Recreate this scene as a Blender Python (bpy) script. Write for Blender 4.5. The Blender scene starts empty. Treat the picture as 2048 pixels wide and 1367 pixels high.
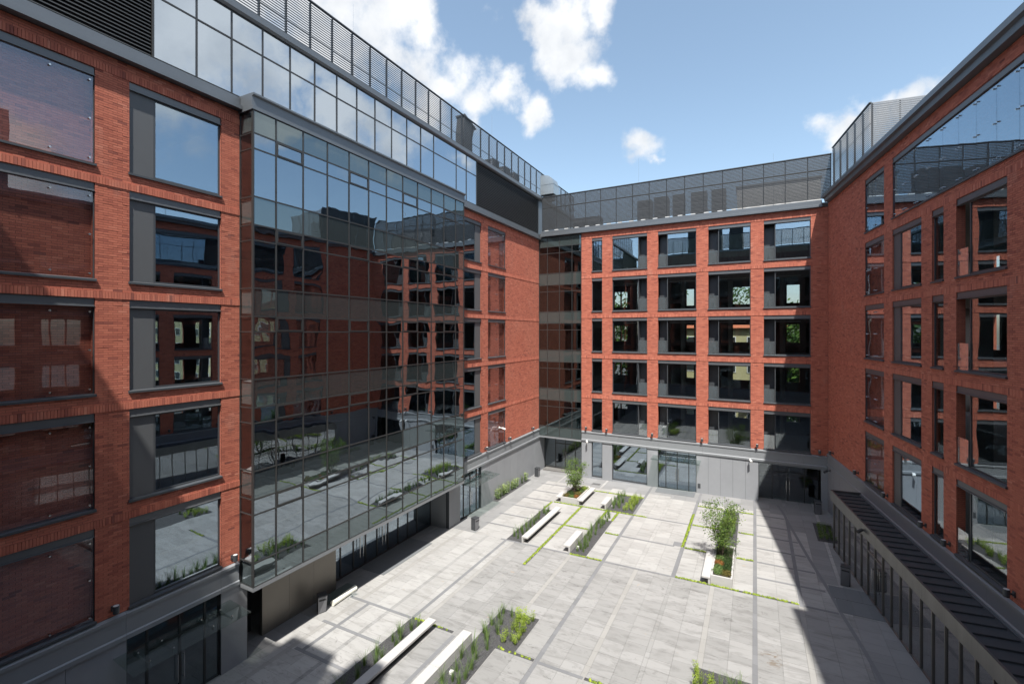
import bpy, bmesh, math, random
import numpy as np
from mathutils import Vector, Matrix
random.seed(7); rng = np.random.default_rng(7)
sc = bpy.context.scene
R = math.radians

# ------------------------------------------------------------------ camera
# X runs along the far wing, Y along the left wing; the camera stands at the near side, 12.9 m up.
YAW = math.atan2(485, 910)                      # the left wing recedes this far right of the view axis
cam = bpy.data.cameras.new('camera'); camo = bpy.data.objects.new('camera', cam)
sc.collection.objects.link(camo)
camo.location = (0, 0, 12.9); camo.rotation_euler = (R(90), 0, YAW)
cam.sensor_width = 36; cam.lens = 36*910/2048; cam.shift_y = -18.5/2048
cam.clip_start = 0.1; cam.clip_end = 3000
sc.camera = camo
RIGHT = Vector((math.cos(YAW), math.sin(YAW), 0)); FWD = Vector((-math.sin(YAW), math.cos(YAW), 0))

# ------------------------------------------------------------------ light
SUN = Vector((1, -1.95, 4.0)).normalized()      # direction towards the sun
EL = math.asin(SUN.z); AZ = math.atan2(SUN.x, SUN.y)
sun = bpy.data.lights.new('sun', 'SUN'); suno = bpy.data.objects.new('sun', sun)
sc.collection.objects.link(suno)
sun.energy = 4.0; sun.angle = R(0.55); sun.color = (1, .955, .89)
suno.rotation_euler = (-SUN).to_track_quat('-Z', 'Y').to_euler()
suno.location = (0, 0, 60)
world = bpy.data.worlds.new('World'); sc.world = world; world.use_nodes = True

def build_sky():
    nt = world.node_tree; nd = nt.nodes; ln = nt.links; nd.clear()
    out = nd.new('ShaderNodeOutputWorld'); bg = nd.new('ShaderNodeBackground')
    sky = nd.new('ShaderNodeTexSky'); sky.sky_type = 'NISHITA'; sky.sun_disc = False
    sky.sun_elevation = EL; sky.sun_rotation = AZ
    sky.air_density = 1.0; sky.dust_density = 1.5; sky.ozone_density = 1.0
    bg.inputs[1].default_value = 0.116
    tc = nd.new('ShaderNodeTexCoord')
    def M(op, a, b=None, clamp=False):
        n = nd.new('ShaderNodeMath'); n.operation = op; n.use_clamp = clamp
        for i, v in enumerate((a, b)):
            if v is None: continue
            if isinstance(v, (int, float)): n.inputs[i].default_value = v
            else: ln.new(v, n.inputs[i])
        return n.outputs[0]
    def pix(x, y, flip=False):
        d = RIGHT*((x-1024)/910) + FWD + Vector((0, 0, 1))*((665-y)/910)
        d.normalize()
        if flip: d.x = -d.x
        return d
    # cumulus banks: (direction, angular radius); those facing the view, those mirrored in the glass, and the rest of the sky
    blobs = [(pix(640, -40), .24), (pix(760, 20), .12), (pix(850, 30), .06), (pix(800, 110), .085), (pix(890, 170), .085), (pix(850, 230), .09), (pix(950, 190), .06), (pix(1010, 195), .05), (pix(1065, 215), .04),
             (pix(1130, 50), .07), (pix(1150, 100), .065), (pix(1175, 140), .04), (pix(1195, 10), .045), (pix(1085, 40), .04), (pix(1283, 298), .04), (pix(1310, 318), .02),
             (pix(1680, 262), .045), (pix(1715, 235), .04), (pix(1770, 215), .035), (pix(1850, 190), .04), (pix(1900, 175), .04), (pix(1980, 165), .05),
             (pix(330, 10, True), .2), (pix(440, 50, True), .19), (pix(530, 85, True), .12), (pix(600, 150, True), .06), (pix(690, 235, True), .1), (pix(770, 258, True), .085),
             (pix(560, 255, True), .05), (pix(520, 225, True), .06), (pix(920, 320, True), .04), (pix(20, 330, True), .1)]
    rs = random.Random(3)
    for k in range(9):
        az = rs.uniform(100, 260); el = rs.uniform(18, 60)
        v = Vector((math.sin(R(az))*math.cos(R(el)), math.cos(R(az))*math.cos(R(el)), math.sin(R(el))))
        blobs.append((v, rs.uniform(.12, .3)))
    # warp the direction a little so that edges billow
    nz = nd.new('ShaderNodeTexNoise'); nz.inputs['Scale'].default_value = 7; nz.inputs['Detail'].default_value = 9
    nz.inputs['Roughness'].default_value = .62
    ln.new(tc.outputs['Generated'], nz.inputs['Vector'])
    wn = nd.new('ShaderNodeTexNoise'); wn.inputs['Scale'].default_value = 11; wn.inputs['Detail'].default_value = 5; ln.new(tc.outputs['Generated'], wn.inputs['Vector'])
    wa = nd.new('ShaderNodeVectorMath'); wa.operation = 'SUBTRACT'; ln.new(wn.outputs['Color'], wa.inputs[0]); wa.inputs[1].default_value = (.5, .5, .5)
    wb = nd.new('ShaderNodeVectorMath'); wb.operation = 'SCALE'; wb.inputs['Scale'].default_value = .13; ln.new(wa.outputs[0], wb.inputs[0])
    wd = nd.new('ShaderNodeVectorMath'); wd.operation = 'ADD'; ln.new(tc.outputs['Generated'], wd.inputs[0]); ln.new(wb.outputs[0], wd.inputs[1])
    field = None
    for v, r in blobs:
        dn = nd.new('ShaderNodeVectorMath'); dn.operation = 'DISTANCE'
        ln.new(wd.outputs[0], dn.inputs[0]); dn.inputs[1].default_value = v
        f = M('SUBTRACT', 1.0, M('DIVIDE', dn.outputs['Value'], r))
        field = f if field is None else M('MAXIMUM', field, f)
    field = M('MAXIMUM', field, -1.2)
    n2 = nd.new('ShaderNodeTexNoise'); n2.inputs['Scale'].default_value = 16; n2.inputs['Detail'].default_value = 8
    n2.inputs['Roughness'].default_value = .6
    ln.new(tc.outputs['Generated'], n2.inputs['Vector'])
    dens = M('ADD', M('MINIMUM', M('MULTIPLY', field, .9), .7), M('MULTIPLY', M('SUBTRACT', nz.outputs['Fac'], .5), 1.9))
    dens = M('ADD', dens, M('MULTIPLY', M('SUBTRACT', n2.outputs['Fac'], .5), 1.1))
    mr = nd.new('ShaderNodeMapRange'); mr.interpolation_type = 'SMOOTHSTEP'
    mr.inputs[1].default_value = -.04; mr.inputs[2].default_value = .7
    ln.new(dens, mr.inputs[0])
    cc = nd.new('ShaderNodeMix'); cc.data_type = 'RGBA'
    shade = nd.new('ShaderNodeMapRange'); shade.inputs[1].default_value = .42; shade.inputs[2].default_value = .66
    n3 = nd.new('ShaderNodeTexNoise'); n3.inputs['Scale'].default_value = 9; n3.inputs['Detail'].default_value = 6
    ofs = nd.new('ShaderNodeVectorMath'); ofs.operation = 'ADD'; ofs.inputs[1].default_value = (3.1, 7.7, 1.3); ln.new(tc.outputs['Generated'], ofs.inputs[0]); ln.new(ofs.outputs[0], n3.inputs['Vector'])
    ln.new(n3.outputs['Fac'], shade.inputs[0]); ln.new(shade.outputs[0], cc.inputs[0])
    cc.inputs[6].default_value = (4.6, 4.65, 4.7, 1); cc.inputs[7].default_value = (3.35, 3.5, 3.7, 1)
    mix = nd.new('ShaderNodeMix'); mix.data_type = 'RGBA'
    hs = nd.new('ShaderNodeHueSaturation'); hs.inputs['Saturation'].default_value = .89; hs.inputs['Hue'].default_value = .488; ln.new(sky.outputs[0], hs.inputs['Color'])
    ln.new(M('MULTIPLY', mr.outputs[0], .97), mix.inputs[0]); ln.new(hs.outputs[0], mix.inputs[6]); ln.new(cc.outputs[2], mix.inputs[7])
    ln.new(mix.outputs[2], bg.inputs[0]); ln.new(bg.outputs[0], out.inputs[0])
build_sky()
sc.view_settings.view_transform = 'Standard'; sc.view_settings.look = 'None'
sc.view_settings.exposure = 1.06; sc.view_settings.gamma = 1.0; sc.view_settings.use_curve_mapping = False
cy = sc.cycles if hasattr(sc, 'cycles') else None
sc.render.engine = 'CYCLES'
sc.cycles.max_bounces = 9; sc.cycles.diffuse_bounces = 6; sc.cycles.glossy_bounces = 4
sc.cycles.transparent_max_bounces = 32; sc.cycles.transmission_bounces = 4
sc.cycles.caustics_reflective = True; sc.cycles.caustics_refractive = False
sc.cycles.use_denoising = True; sc.cycles.denoiser = 'OPENIMAGEDENOISE'
sc.cycles.sample_clamp_indirect = 4

# ------------------------------------------------------------------ materials
MATS = {}
class NT:
    def __init__(s, name):
        s.m = bpy.data.materials.new(name); s.m.use_nodes = True
        s.t = s.m.node_tree; s.n = s.t.nodes; s.l = s.t.links
        s.b = s.n['Principled BSDF']; s.out = s.n['Material Output']
        MATS[name] = s.m
    def new(s, typ, **kw):
        n = s.n.new(typ)
        for k, v in kw.items():
            if k.startswith('i_'):
                key = k[2:]; key = int(key) if key.isdigit() else key
                s.put(n.inputs[key], v)
            else: setattr(n, k, v)
        return n
    def put(s, sock, v):
        if hasattr(v, 'is_output') or isinstance(v, bpy.types.NodeSocket): s.l.new(v, sock)
        else: sock.default_value = v
    def math(s, op, a, b=0.0, clamp=False):
        n = s.n.new('ShaderNodeMath'); n.operation = op; n.use_clamp = clamp
        s.put(n.inputs[0], a); s.put(n.inputs[1], b); return n.outputs[0]
    def noise(s, scale, detail=4, rough=.55, vec=None, dist=0):
        n = s.new('ShaderNodeTexNoise', i_Scale=scale, i_Detail=detail, i_Roughness=rough, i_Distortion=dist)
        if vec is not None: s.l.new(vec, n.inputs['Vector'])
        return n.outputs['Fac']
    def ramp(s, fac, stops):
        n = s.n.new('ShaderNodeValToRGB'); e = n.color_ramp.elements
        while len(e) < len(stops): e.new(.5)
        for i, (p, c) in enumerate(stops):
            e[i].position = p; e[i].color = (*c, 1) if len(c) == 3 else c
        s.l.new(fac, n.inputs[0]); return n.outputs[0]
    def mixc(s, fac, a, b, blend='MIX'):
        n = s.n.new('ShaderNodeMix'); n.data_type = 'RGBA'; n.blend_type = blend
        s.put(n.inputs[0], fac)
        for i, v in ((6, a), (7, b)):
            s.put(n.inputs[i], (*v, 1) if isinstance(v, tuple) and len(v) == 3 else v)
        return n.outputs[2]
    def pos(s):
        return s.n.new('ShaderNodeNewGeometry').outputs['Position']
    def scaled(s, v, sx, sy, sz):
        n = s.new('ShaderNodeMapping'); n.inputs['Scale'].default_value = (sx, sy, sz); s.l.new(v, n.inputs[0]); return n.outputs[0]
    def bump(s, h, strength=.3, dist=.01):
        n = s.new('ShaderNodeBump', i_Strength=strength, i_Distance=dist, i_Height=h); s.l.new(n.outputs[0], s.b.inputs['Normal']); return n
    def set(s, color=None, rough=None, metal=None, spec=None):
        if color is not None: s.put(s.b.inputs['Base Color'], (*color, 1) if isinstance(color, tuple) and len(color) == 3 else color)
        if rough is not None: s.put(s.b.inputs['Roughness'], rough)
        if metal is not None: s.put(s.b.inputs['Metallic'], metal)
        if spec is not None: s.put(s.b.inputs['Specular IOR Level'], spec)
        return s

def plain(name, col, rough=.6, metal=0, var=.12, scale=3.0, bump=0, bscale=60):
    t = NT(name); p = t.pos()
    f = t.noise(scale, 5, .6, p)
    c = t.mixc(t.math('MULTIPLY', f, 1.0), tuple(x*(1-var) for x in col), tuple(min(1, x*(1+var)) for x in col))
    t.set(c, rough, metal)
    if bump: t.bump(t.noise(bscale, 3, .6, p), bump, .004)
    return t

def mk_brick():
    t = NT('brick'); p = t.pos()
    a = t.new('ShaderNodeAttribute', attribute_name='tone').outputs['Fac']
    c = t.ramp(a, [(0, (.22, .075, .06)), (.2, (.37, .113, .078)), (.5, (.49, .155, .1)), (.8, (.55, .185, .12)), (1, (.6, .23, .155))])
    f = t.noise(38, 4, .6, p); big = t.noise(.35, 3, .5, p)
    c = t.mixc(t.math('MULTIPLY', f, .3), c, (.26, .085, .06))
    c = t.mixc(t.math('MULTIPLY', t.math('SUBTRACT', big, .45, True), .35, True), c, (.5, .27, .2))
    ef = t.new('ShaderNodeMapRange', i_1=.58, i_2=.78); t.l.new(t.noise(1.1, 6, .65, t.scaled(p, 1, 1, .55)), ef.inputs[0])
    c = t.mixc(t.math('MULTIPLY', ef.outputs[0], .22), c, (.55, .36, .29))                # faint lime bloom
    dk = t.new('ShaderNodeMapRange', i_1=.55, i_2=.8); t.l.new(t.noise(.8, 5, .6, t.scaled(p, 1, 1, .3)), dk.inputs[0])
    c = t.mixc(t.math('MULTIPLY', dk.outputs[0], .3), c, (.26, .085, .06))
    t.set(c, .86, 0, .25); t.bump(t.noise(90, 4, .6, p), .5, .004)
mk_brick()
def mk_brick_tex():
    t = NT('brick_reveal'); p = t.pos()
    sx = t.new('ShaderNodeSeparateXYZ'); t.l.new(p, sx.inputs[0])
    u = t.math('ADD', sx.outputs[0], sx.outputs[1])
    cb = t.new('ShaderNodeCombineXYZ'); t.l.new(u, cb.inputs[0]); t.l.new(sx.outputs[2], cb.inputs[1])
    b = t.new('ShaderNodeTexBrick', i_Scale=1.0); b.offset = .5; b.squash = 1
    t.l.new(cb.outputs[0], b.inputs['Vector'])
    for k, v in (('Color1', (.49, .155, .1, 1)), ('Color2', (.42, .13, .086, 1)), ('Mortar', (.13, .085, .068, 1))): b.inputs[k].default_value = v  # mortar tone carries the joint shadow here as well
    b.inputs['Mortar Size'].default_value = .005; b.inputs['Brick Width'].default_value = .25; b.inputs['Row Height'].default_value = .075
    t.set(b.outputs[0], .88, 0, .2); t.bump(b.outputs['Fac'], -.5, .006)
mk_brick_tex()
plain('mortar', (.13, .085, .068), .95, 0, .15, 6, .4, 120)  # bed-joint shadow put into this colour, darker than plain mortar
def mk_panel():
    t = NT('panel_concrete'); p = t.pos()
    f = t.noise(1.3, 5, .6, p); st = t.noise(3.2, 4, .6, t.scaled(p, 1, 1, .12)); g = t.noise(120, 2, .5, p)
    c = t.mixc(f, (.245, .258, .275), (.31, .322, .34)); c = t.mixc(t.math('MULTIPLY', st, .22), c, (.2, .21, .222))
    oi = t.new('ShaderNodeObjectInfo'); c = t.mixc(t.math('MULTIPLY', oi.outputs['Random'], .18), c, (.2, .212, .23))
    t.set(c, .62); t.bump(g, .12, .004)
mk_panel()
plain('fascia_metal', (.24, .255, .27), .5, .15, .06, 1.0)
plain('dark_metal', (.075, .082, .09), .45, .3, .08, 2.0)
plain('lintel_metal', (.13, .138, .148), .42, .35, .1, 1.5)
plain('cornice_metal', (.15, .165, .18), .42, .45, .1, .8)
plain('mullion_metal', (.055, .056, .056), .4, .4, .08, 2)
plain('blade_metal', (.2, .21, .22), .42, .5, .08, 1)
plain('blade_dark', (.07, .073, .076), .45, .4, .08, 1)
plain('shutter_grey', (.105, .11, .115), .55, .2, .05, 2, .1, 300)
plain('film', (.13, .165, .15), .35, 0, .15, 2)
plain('white_paint', (.78, .78, .76), .5)
plain('bin_metal', (.07, .075, .082), .45, .4, .08, 3)
plain('bin_face', (.2, .205, .22), .4, .5, .05, 3)
plain('steel', (.55, .55, .55), .25, .95, .05, 3)
plain('galvanised', (.42, .46, .48), .38, .75, .2, 1.6)
plain('hvac_dark', (.035, .037, .038), .6, .1, .1, 2)
plain('hvac_light', (.5, .5, .49), .6, 0, .08, 2)
plain('interior_floor', (.16, .155, .15), .55)
plain('interior_wall', (.3, .285, .265), .9)
plain('interior_ceiling', (.24, .24, .24), .9)
plain('render_cream', (.5, .46, .26), .9, 0, .05, .4)
plain('roof_tile', (.42, .13, .06), .8, 0, .15, 6)
plain('asphalt', (.09, .09, .09), .9, 0, .2, .2)
plain('soil', (.045, .036, .028), .95, 0, .3, 8)
plain('foam', (.78, .77, .68), .7, 0, .04, 6)
plain('green_sheet', (.08, .1, .095), .5)
plain('bark', (.11, .085, .06), .9, 0, .3, 20)
def mk_brushed():
    t = NT('brushed'); p = t.pos()
    f = t.noise(1.5, 4, .6, t.scaled(p, 1.2, 1.2, .05)); g = t.noise(60, 2, .5, t.scaled(p, 1, 1, .03))
    c = t.mixc(f, (.11, .112, .113), (.22, .222, .222)); t.set(c, .42, .7); t.bump(g, .12, .004)
mk_brushed()
plain('mullion_bronze', (.2, .19, .175), .38, .6, .08, 2)
plain('bronze', (.2, .187, .165), .42, .45, .1, .9)
plain('drain_metal', (.13, .13, .13), .6, .3, .2, 8)

def mk_concrete():
    t = NT('white_concrete'); p = t.pos()
    f = t.noise(5, 6, .62, p); g = t.noise(40, 3, .6, p)
    c = t.mixc(f, (.38, .375, .365), (.48, .475, .465)); c = t.mixc(t.math('MULTIPLY', g, .3), c, (.31, .305, .3))
    t.set(c, .8, 0, .3); t.bump(g, .15, .003)
mk_concrete()
def mk_slab(name, lo, hi, streak, dirt=1.0, zsc=(1, 1, 1)):
    t = NT(name); p = t.pos()
    a = t.new('ShaderNodeAttribute', attribute_name='tone').outputs['Fac']
    base = t.mixc(t.math('ADD', t.math('MULTIPLY', a, .9), .05), lo, hi)
    # washed-in streaks that run across the slabs, blotches of dried grout, fine stone grain
    s1 = t.noise(1.0, 7, .66, t.scaled(p, .9, 3.2, 1), .6); s2 = t.noise(2.3, 6, .7, t.scaled(p, 1, 1.5, 1), 1.2); g = t.noise(70, 3, .6, p)
    big = t.noise(.16, 3, .5, p)
    m1 = t.new('ShaderNodeMapRange', i_1=.48, i_2=.78); t.l.new(s1, m1.inputs[0])
    c = t.mixc(t.math('MULTIPLY', m1.outputs[0], .55*dirt), base, streak)
    m2 = t.new('ShaderNodeMapRange', i_1=.56, i_2=.72); t.l.new(s2, m2.inputs[0])
    m3 = t.new('ShaderNodeMapRange', i_1=.42, i_2=.62); t.l.new(big, m3.inputs[0])
    c = t.mixc(t.math('MULTIPLY', t.math('MULTIPLY', m2.outputs[0], m3.outputs[0]), .55*dirt), c, tuple(x*.62 for x in streak))
    c = t.mixc(t.math('MULTIPLY', g, .18), c, tuple(x*.7 for x in lo))
    sp = t.noise(1.1, 4, .6, p, 2.0); m4 = t.new('ShaderNodeMapRange', i_1=.69, i_2=.74); t.l.new(sp, m4.inputs[0])
    c = t.mixc(t.math('MULTIPLY', m4.outputs[0], .3*dirt), c, (.36, .27, .18))
    if name == 'paving_light':                            # mud trodden in at one spot
        dn = t.new('ShaderNodeVectorMath', operation='DISTANCE'); t.l.new(t.scaled(p, 1.25, .8, 0), dn.inputs[0]); dn.inputs[1].default_value = (.62*1.25, 20.75*.8, 0)
        mm = t.new('ShaderNodeMapRange', i_1=.2, i_2=.75, i_3=1.0, i_4=0.0); t.l.new(dn.outputs['Value'], mm.inputs[0])
        mn = t.new('ShaderNodeMapRange', i_1=.52, i_2=.6); t.l.new(t.noise(2.6, 5, .65, t.scaled(p, 1, 2.2, 1), 1.4), mn.inputs[0])
        c = t.mixc(t.math('MULTIPLY', t.math('MULTIPLY', mm.outputs[0], mn.outputs[0]), .75), c, (.13, .095, .06))
    t.set(c, .75, 0, .3); t.bump(g, .15, .003)
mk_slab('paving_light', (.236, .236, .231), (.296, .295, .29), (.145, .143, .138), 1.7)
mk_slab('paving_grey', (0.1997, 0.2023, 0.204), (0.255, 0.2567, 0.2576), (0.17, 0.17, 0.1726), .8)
mk_slab('paving_band', (.16, .164, .171), (.195, .199, .207), (.14, .142, .148), .6)
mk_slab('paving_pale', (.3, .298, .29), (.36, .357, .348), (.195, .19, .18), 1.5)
mk_slab('paving_strip', (.27, .266, .254), (.3, .296, .284), (.225, .22, .21), .6)
mk_slab('paving_mat', (.13, .14, .148), (.16, .17, .178), (.12, .127, .134), .5)
plain('joint', (.175, .172, .165), .95, 0, .2, 3)
def mk_gravel():
    t = NT('gravel'); p = t.pos()
    v = t.new('ShaderNodeTexVoronoi', i_Scale=34.0); t.l.new(p, v.inputs['Vector'])
    c = t.mixc(v.outputs['Color'], (.03, .03, .032), (.1, .1, .103)); t.set(c, .85); t.bump(v.outputs['Distance'], .9, .03)
mk_gravel()
def leafmat(name, a, b, trans=.35):
    t = NT(name); p = t.pos()
    r = t.new('ShaderNodeAttribute', attribute_name='tone').outputs['Fac']
    c = t.mixc(r, a, b); t.set(c, .6, 0, .3)
    tr = t.new('ShaderNodeBsdfTranslucent'); t.l.new(c, tr.inputs[0])
    mx = t.new('ShaderNodeMixShader', i_0=trans); t.l.new(t.b.outputs[0], mx.inputs[1]); t.l.new(tr.outputs[0], mx.inputs[2])
    t.l.new(mx.outputs[0], t.out.inputs[0])
leafmat('leaf_tree', (.06, .12, .025), (.2, .3, .06))
leafmat('leaf_dark', (.02, .05, .015), (.07, .12, .03))
leafmat('leaf_lime', (.17, .27, .03), (.4, .5, .08))
leafmat('leaf_grass', (.06, .13, .035), (.22, .31, .09))
leafmat('leaf_rust', (.22, .08, .02), (.4, .2, .06))
leafmat('leaf_olive', (.1, .1, .02), (.25, .2, .06))
leafmat('leaf_ivy', (.1, .18, .07), (.36, .44, .18))
leafmat('leaf_moss', (.12, .2, .015), (.36, .44, .05), .15)
leafmat('leaf_far', (.03, .08, .015), (.12, .22, .04))

def glass(name, refl, tint, wave=0.0, wscale=.7, body=None, rtint=(1, 1, 1), sky_sheen=0):
    t = NT(name); n = t.n; n.remove(t.b)
    gl = t.new('ShaderNodeBsdfGlossy'); gl.inputs['Roughness'].default_value = 0.0; gl.inputs['Color'].default_value = (*rtint, 1)
    if body is None:
        tr = t.new('ShaderNodeBsdfTransparent'); tr.inputs[0].default_value = (*tint, 1)
    else:
        tr = t.new('ShaderNodeBsdfDiffuse'); tr.inputs[0].default_value = (*body, 1)
    lw = t.new('ShaderNodeLayerWeight', i_Blend=.5); fr = t.math('POWER', lw.outputs['Facing'], 4.5)
    if wave:
        oi = t.new('ShaderNodeObjectInfo'); p = t.pos()
        cb = t.new('ShaderNodeVectorMath', operation='ADD')
        sc3 = t.new('ShaderNodeVectorMath', operation='SCALE'); cbx = t.new('ShaderNodeCombineXYZ')
        t.l.new(oi.outputs['Random'], cbx.inputs[0]); t.l.new(oi.outputs['Random'], cbx.inputs[2]); t.l.new(cbx.outputs[0], sc3.inputs[0]); sc3.inputs['Scale'].default_value = 57.0
        t.l.new(p, cb.inputs[0]); t.l.new(sc3.outputs[0], cb.inputs[1])
        nz = t.noise(wscale, 1.5, .45, cb.outputs[0])
        bp = t.new('ShaderNodeBump', i_Strength=1.0, i_Distance=wave, i_Height=nz)
        t.l.new(bp.outputs[0], gl.inputs['Normal'])
    fac = t.math('ADD', refl, t.math('MULTIPLY', fr, 1-refl), True)
    mx = t.new('ShaderNodeMixShader'); t.l.new(fac, mx.inputs[0]); t.l.new(tr.outputs[0], mx.inputs[1]); t.l.new(gl.outputs[0], mx.inputs[2])
    res = mx.outputs[0]
    if sky_sheen:  # pale diffuse share mixed in to stand for reflected sky
        df = t.new('ShaderNodeBsdfDiffuse'); df.inputs[0].default_value = (.5, .54, .56, 1)
        m2 = t.new('ShaderNodeMixShader', i_0=sky_sheen); t.l.new(res, m2.inputs[1]); t.l.new(df.outputs[0], m2.inputs[2]); res = m2.outputs[0]
    t.l.new(res, t.out.inputs[0])
glass('glass_bay', .37, (.34, .37, .37), .009, .75, rtint=(.72, .85, .97))
glass('glass_spandrel', .22, (0, 0, 0), .008, .75, body=(.03, .037, .038), rtint=(.7, .86, .92))
glass('glass_upper', .56, (.2, .23, .25), .003, .6, rtint=(.8, .9, 1))
glass('glass_window', .13, (.76, .8, .8), .005, .6, rtint=(.85, .93, 1))
glass('glass_strong', .33, (.6, .64, .64), .003, .6, rtint=(.72, .86, 1))
glass('glass_screen', .09, (.93, .94, .95), .003, .6, rtint=(.88, .92, 1))
glass('glass_stair', .14, (.42, .5, .49), .004, .7, rtint=(.8, .92, .95))
glass('glass_stair_spandrel', .12, (0, 0, 0), .004, .7, body=(.045, .058, .057), rtint=(.8, .92, .95))
glass('glass_clear', .12, (.84, .9, .88), .0)
glass('glass_guard', .22, (.62, .7, .73), .0, sky_sheen=.1)  # sky reflection on the guard panes put in as pale colour
glass('glass_pavilion', .4, (.5, .53, .55), .003, .6)

# ------------------------------------------------------------------ builders
ORIGIN = {}
def link(o): sc.collection.objects.link(o); return o
def root(name, loc, label, cat, group=None, kind=None):
    o = link(bpy.data.objects.new(name, None)); o.location = loc; o.empty_display_size = .3
    ORIGIN[o.name] = Vector(loc); tag(o, label, cat, group, kind); return o
def tag(o, label=None, cat=None, group=None, kind=None):
    if label: o['label'] = label
    if cat: o['category'] = cat
    if group: o['group'] = group
    if kind: o['kind'] = kind
    return o
def origin_of(p):
    while p is not None:
        if p.name in ORIGIN: return ORIGIN[p.name]
        p = p.parent
    return Vector((0, 0, 0))
def P(x, y, z): return (x, y, z)
FL_X = -18.2
def FL(a, d, z): return (FL_X + d, a, z - .355)
def FB(a, d, z): return (a, 39.6 - d, z - .13)
def FR(a, d, z): return (4.67 + .1385*a - .9904*d, 39.6 - .9904*a - .1385*d, z + .12)
def gz(x): return .0195*x                        # the paving falls gently towards the left wing
def FG(a, d, z): return (a, d, z + gz(a))       # on the paving: a = X, d = Y
def FN(a, d, z): return (a, -1.9 + d, z)
class MB:
    def __init__(s): s.v = []; s.f = []; s.t = []; s.tone = None
    def quadbox(s, F, pts_a, pts_d, pts_z):
        a0, a1 = pts_a; d0, d1 = pts_d; z0, z1 = pts_z
        i = len(s.v)
        s.v += [F(a0, d0, z0), F(a1, d0, z0), F(a1, d1, z0), F(a0, d1, z0), F(a0, d0, z1), F(a1, d0, z1), F(a1, d1, z1), F(a0, d1, z1)]
        fs = [(0, 3, 2, 1), (4, 5, 6, 7), (0, 1, 5, 4), (1, 2, 6, 5), (2, 3, 7, 6), (3, 0, 4, 7)]
        if F not in (P, FN, FG): fs = [q[::-1] for q in fs]
        s.f += [tuple(i+k for k in q) for q in fs]
        if s.tone is not None: s.t += [s.tone]*8
        return s
    def box(s, F, a0, a1, d0, d1, z0, z1): return s.quadbox(F, (a0, a1), (d0, d1), (z0, z1))
    def prism(s, F, a0, a1, poly):
        i = len(s.v); n = len(poly)
        s.v += [F(a0, d, z) for d, z in poly] + [F(a1, d, z) for d, z in poly]
        s.f += [tuple(i+k for k in range(n)), tuple(i+n+k for k in reversed(range(n)))]
        s.f += [(i+k, i+n+k, i+n+(k+1) % n, i+(k+1) % n) for k in range(n)]
        if s.tone is not None: s.t += [s.tone]*2*n
        return s
    def face(s, pts):
        i = len(s.v); s.v += [tuple(p) for p in pts]; s.f.append(tuple(range(i, i+len(pts))))
        if s.tone is not None: s.t += [s.tone]*len(pts)
        return s
    def tube(s, p0, p1, r0, r1=None, n=8, caps=True):
        r1 = r0 if r1 is None else r1
        p0 = Vector(p0); p1 = Vector(p1); ax = (p1-p0); L = ax.length
        if L < 1e-6: return s
        ax /= L; u = ax.orthogonal().normalized(); w = ax.cross(u); i = len(s.v)
        for p, r in ((p0, r0), (p1, r1)):
            for k in range(n):
                th = 2*math.pi*k/n; s.v.append(tuple(p + (u*math.cos(th)+w*math.sin(th))*r))
        s.f += [(i+k, i+(k+1) % n, i+n+(k+1) % n, i+n+k) for k in range(n)]
        if caps: s.f += [tuple(i+k for k in reversed(range(n))), tuple(i+n+k for k in range(n))]
        if s.tone is not None: s.t += [s.tone]*2*n
        return s
    def build(s, name, mat, parent=None, smooth=False, kind=None, bevel=0):
        me = bpy.data.meshes.new(name); o0 = origin_of(parent)
        vs = [(x-o0.x, y-o0.y, z-o0.z) for x, y, z in s.v]
        me.from_pydata(vs, [], s.f); me.materials.append(MATS[mat])
        if s.t:
            at = me.attributes.new('tone', 'FLOAT', 'POINT'); at.data.foreach_set('value', np.array(s.t, dtype=np.float32))
        if smooth: me.polygons.foreach_set('use_smooth', [True]*len(me.polygons))
        o = link(bpy.data.objects.new(name, me)); o.parent = parent
        if bevel:
            b = o.modifiers.new('bevel', 'BEVEL'); b.width = bevel; b.segments = 2; b.limit_method = 'ANGLE'
        if kind: o['kind'] = kind
        return o
def one(F, a0, a1, d0, d1, z0, z1, name, mat, parent=None, **kw):
    return MB().box(F, a0, a1, d0, d1, z0, z1).build(name, mat, parent, **kw)

# ---- brickwork: every brick is a block standing 12 mm proud of its mortar bed
def cut(intervals, lo, hi):
    r = []
    for a, b in intervals:
        if hi <= a or lo >= b: r.append((a, b)); continue
        if lo > a: r.append((a, lo))
        if hi < b: r.append((hi, b))
    return r
def courses(a0, a1, z0, z1, openings, soldiers=(), d=0.0):
    out = []; k = 0; z = z0
    while z + .05 < z1:
        zm = z+.0375; h = min(.065, z1-z-.005)
        if not any(s0 < zm < s1 for s0, s1 in soldiers):
            iv = [(a0, a1)]
            for o in openings:
                if o[2] < zm < o[3]: iv = cut(iv, o[0], o[1])
            off = .125*(k % 2)
            for lo, hi in iv:
                n0 = math.floor((lo-off)/.25); a = n0*.25+off
                while a < hi:
                    s, e = max(a+.004, lo), min(a+.246, hi)
                    if e-s > .03: out.append((s, e, z+.005, z+.005+h, d))
                    a += .25
        z += .075; k += 1
    for s0, s1 in soldiers:
        a = a0
        while a + .03 < a1:
            out.append((a+.004, min(a+.071, a1), s0+.012, s1-.004, d+.022)); a += .075
    return out
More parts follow.
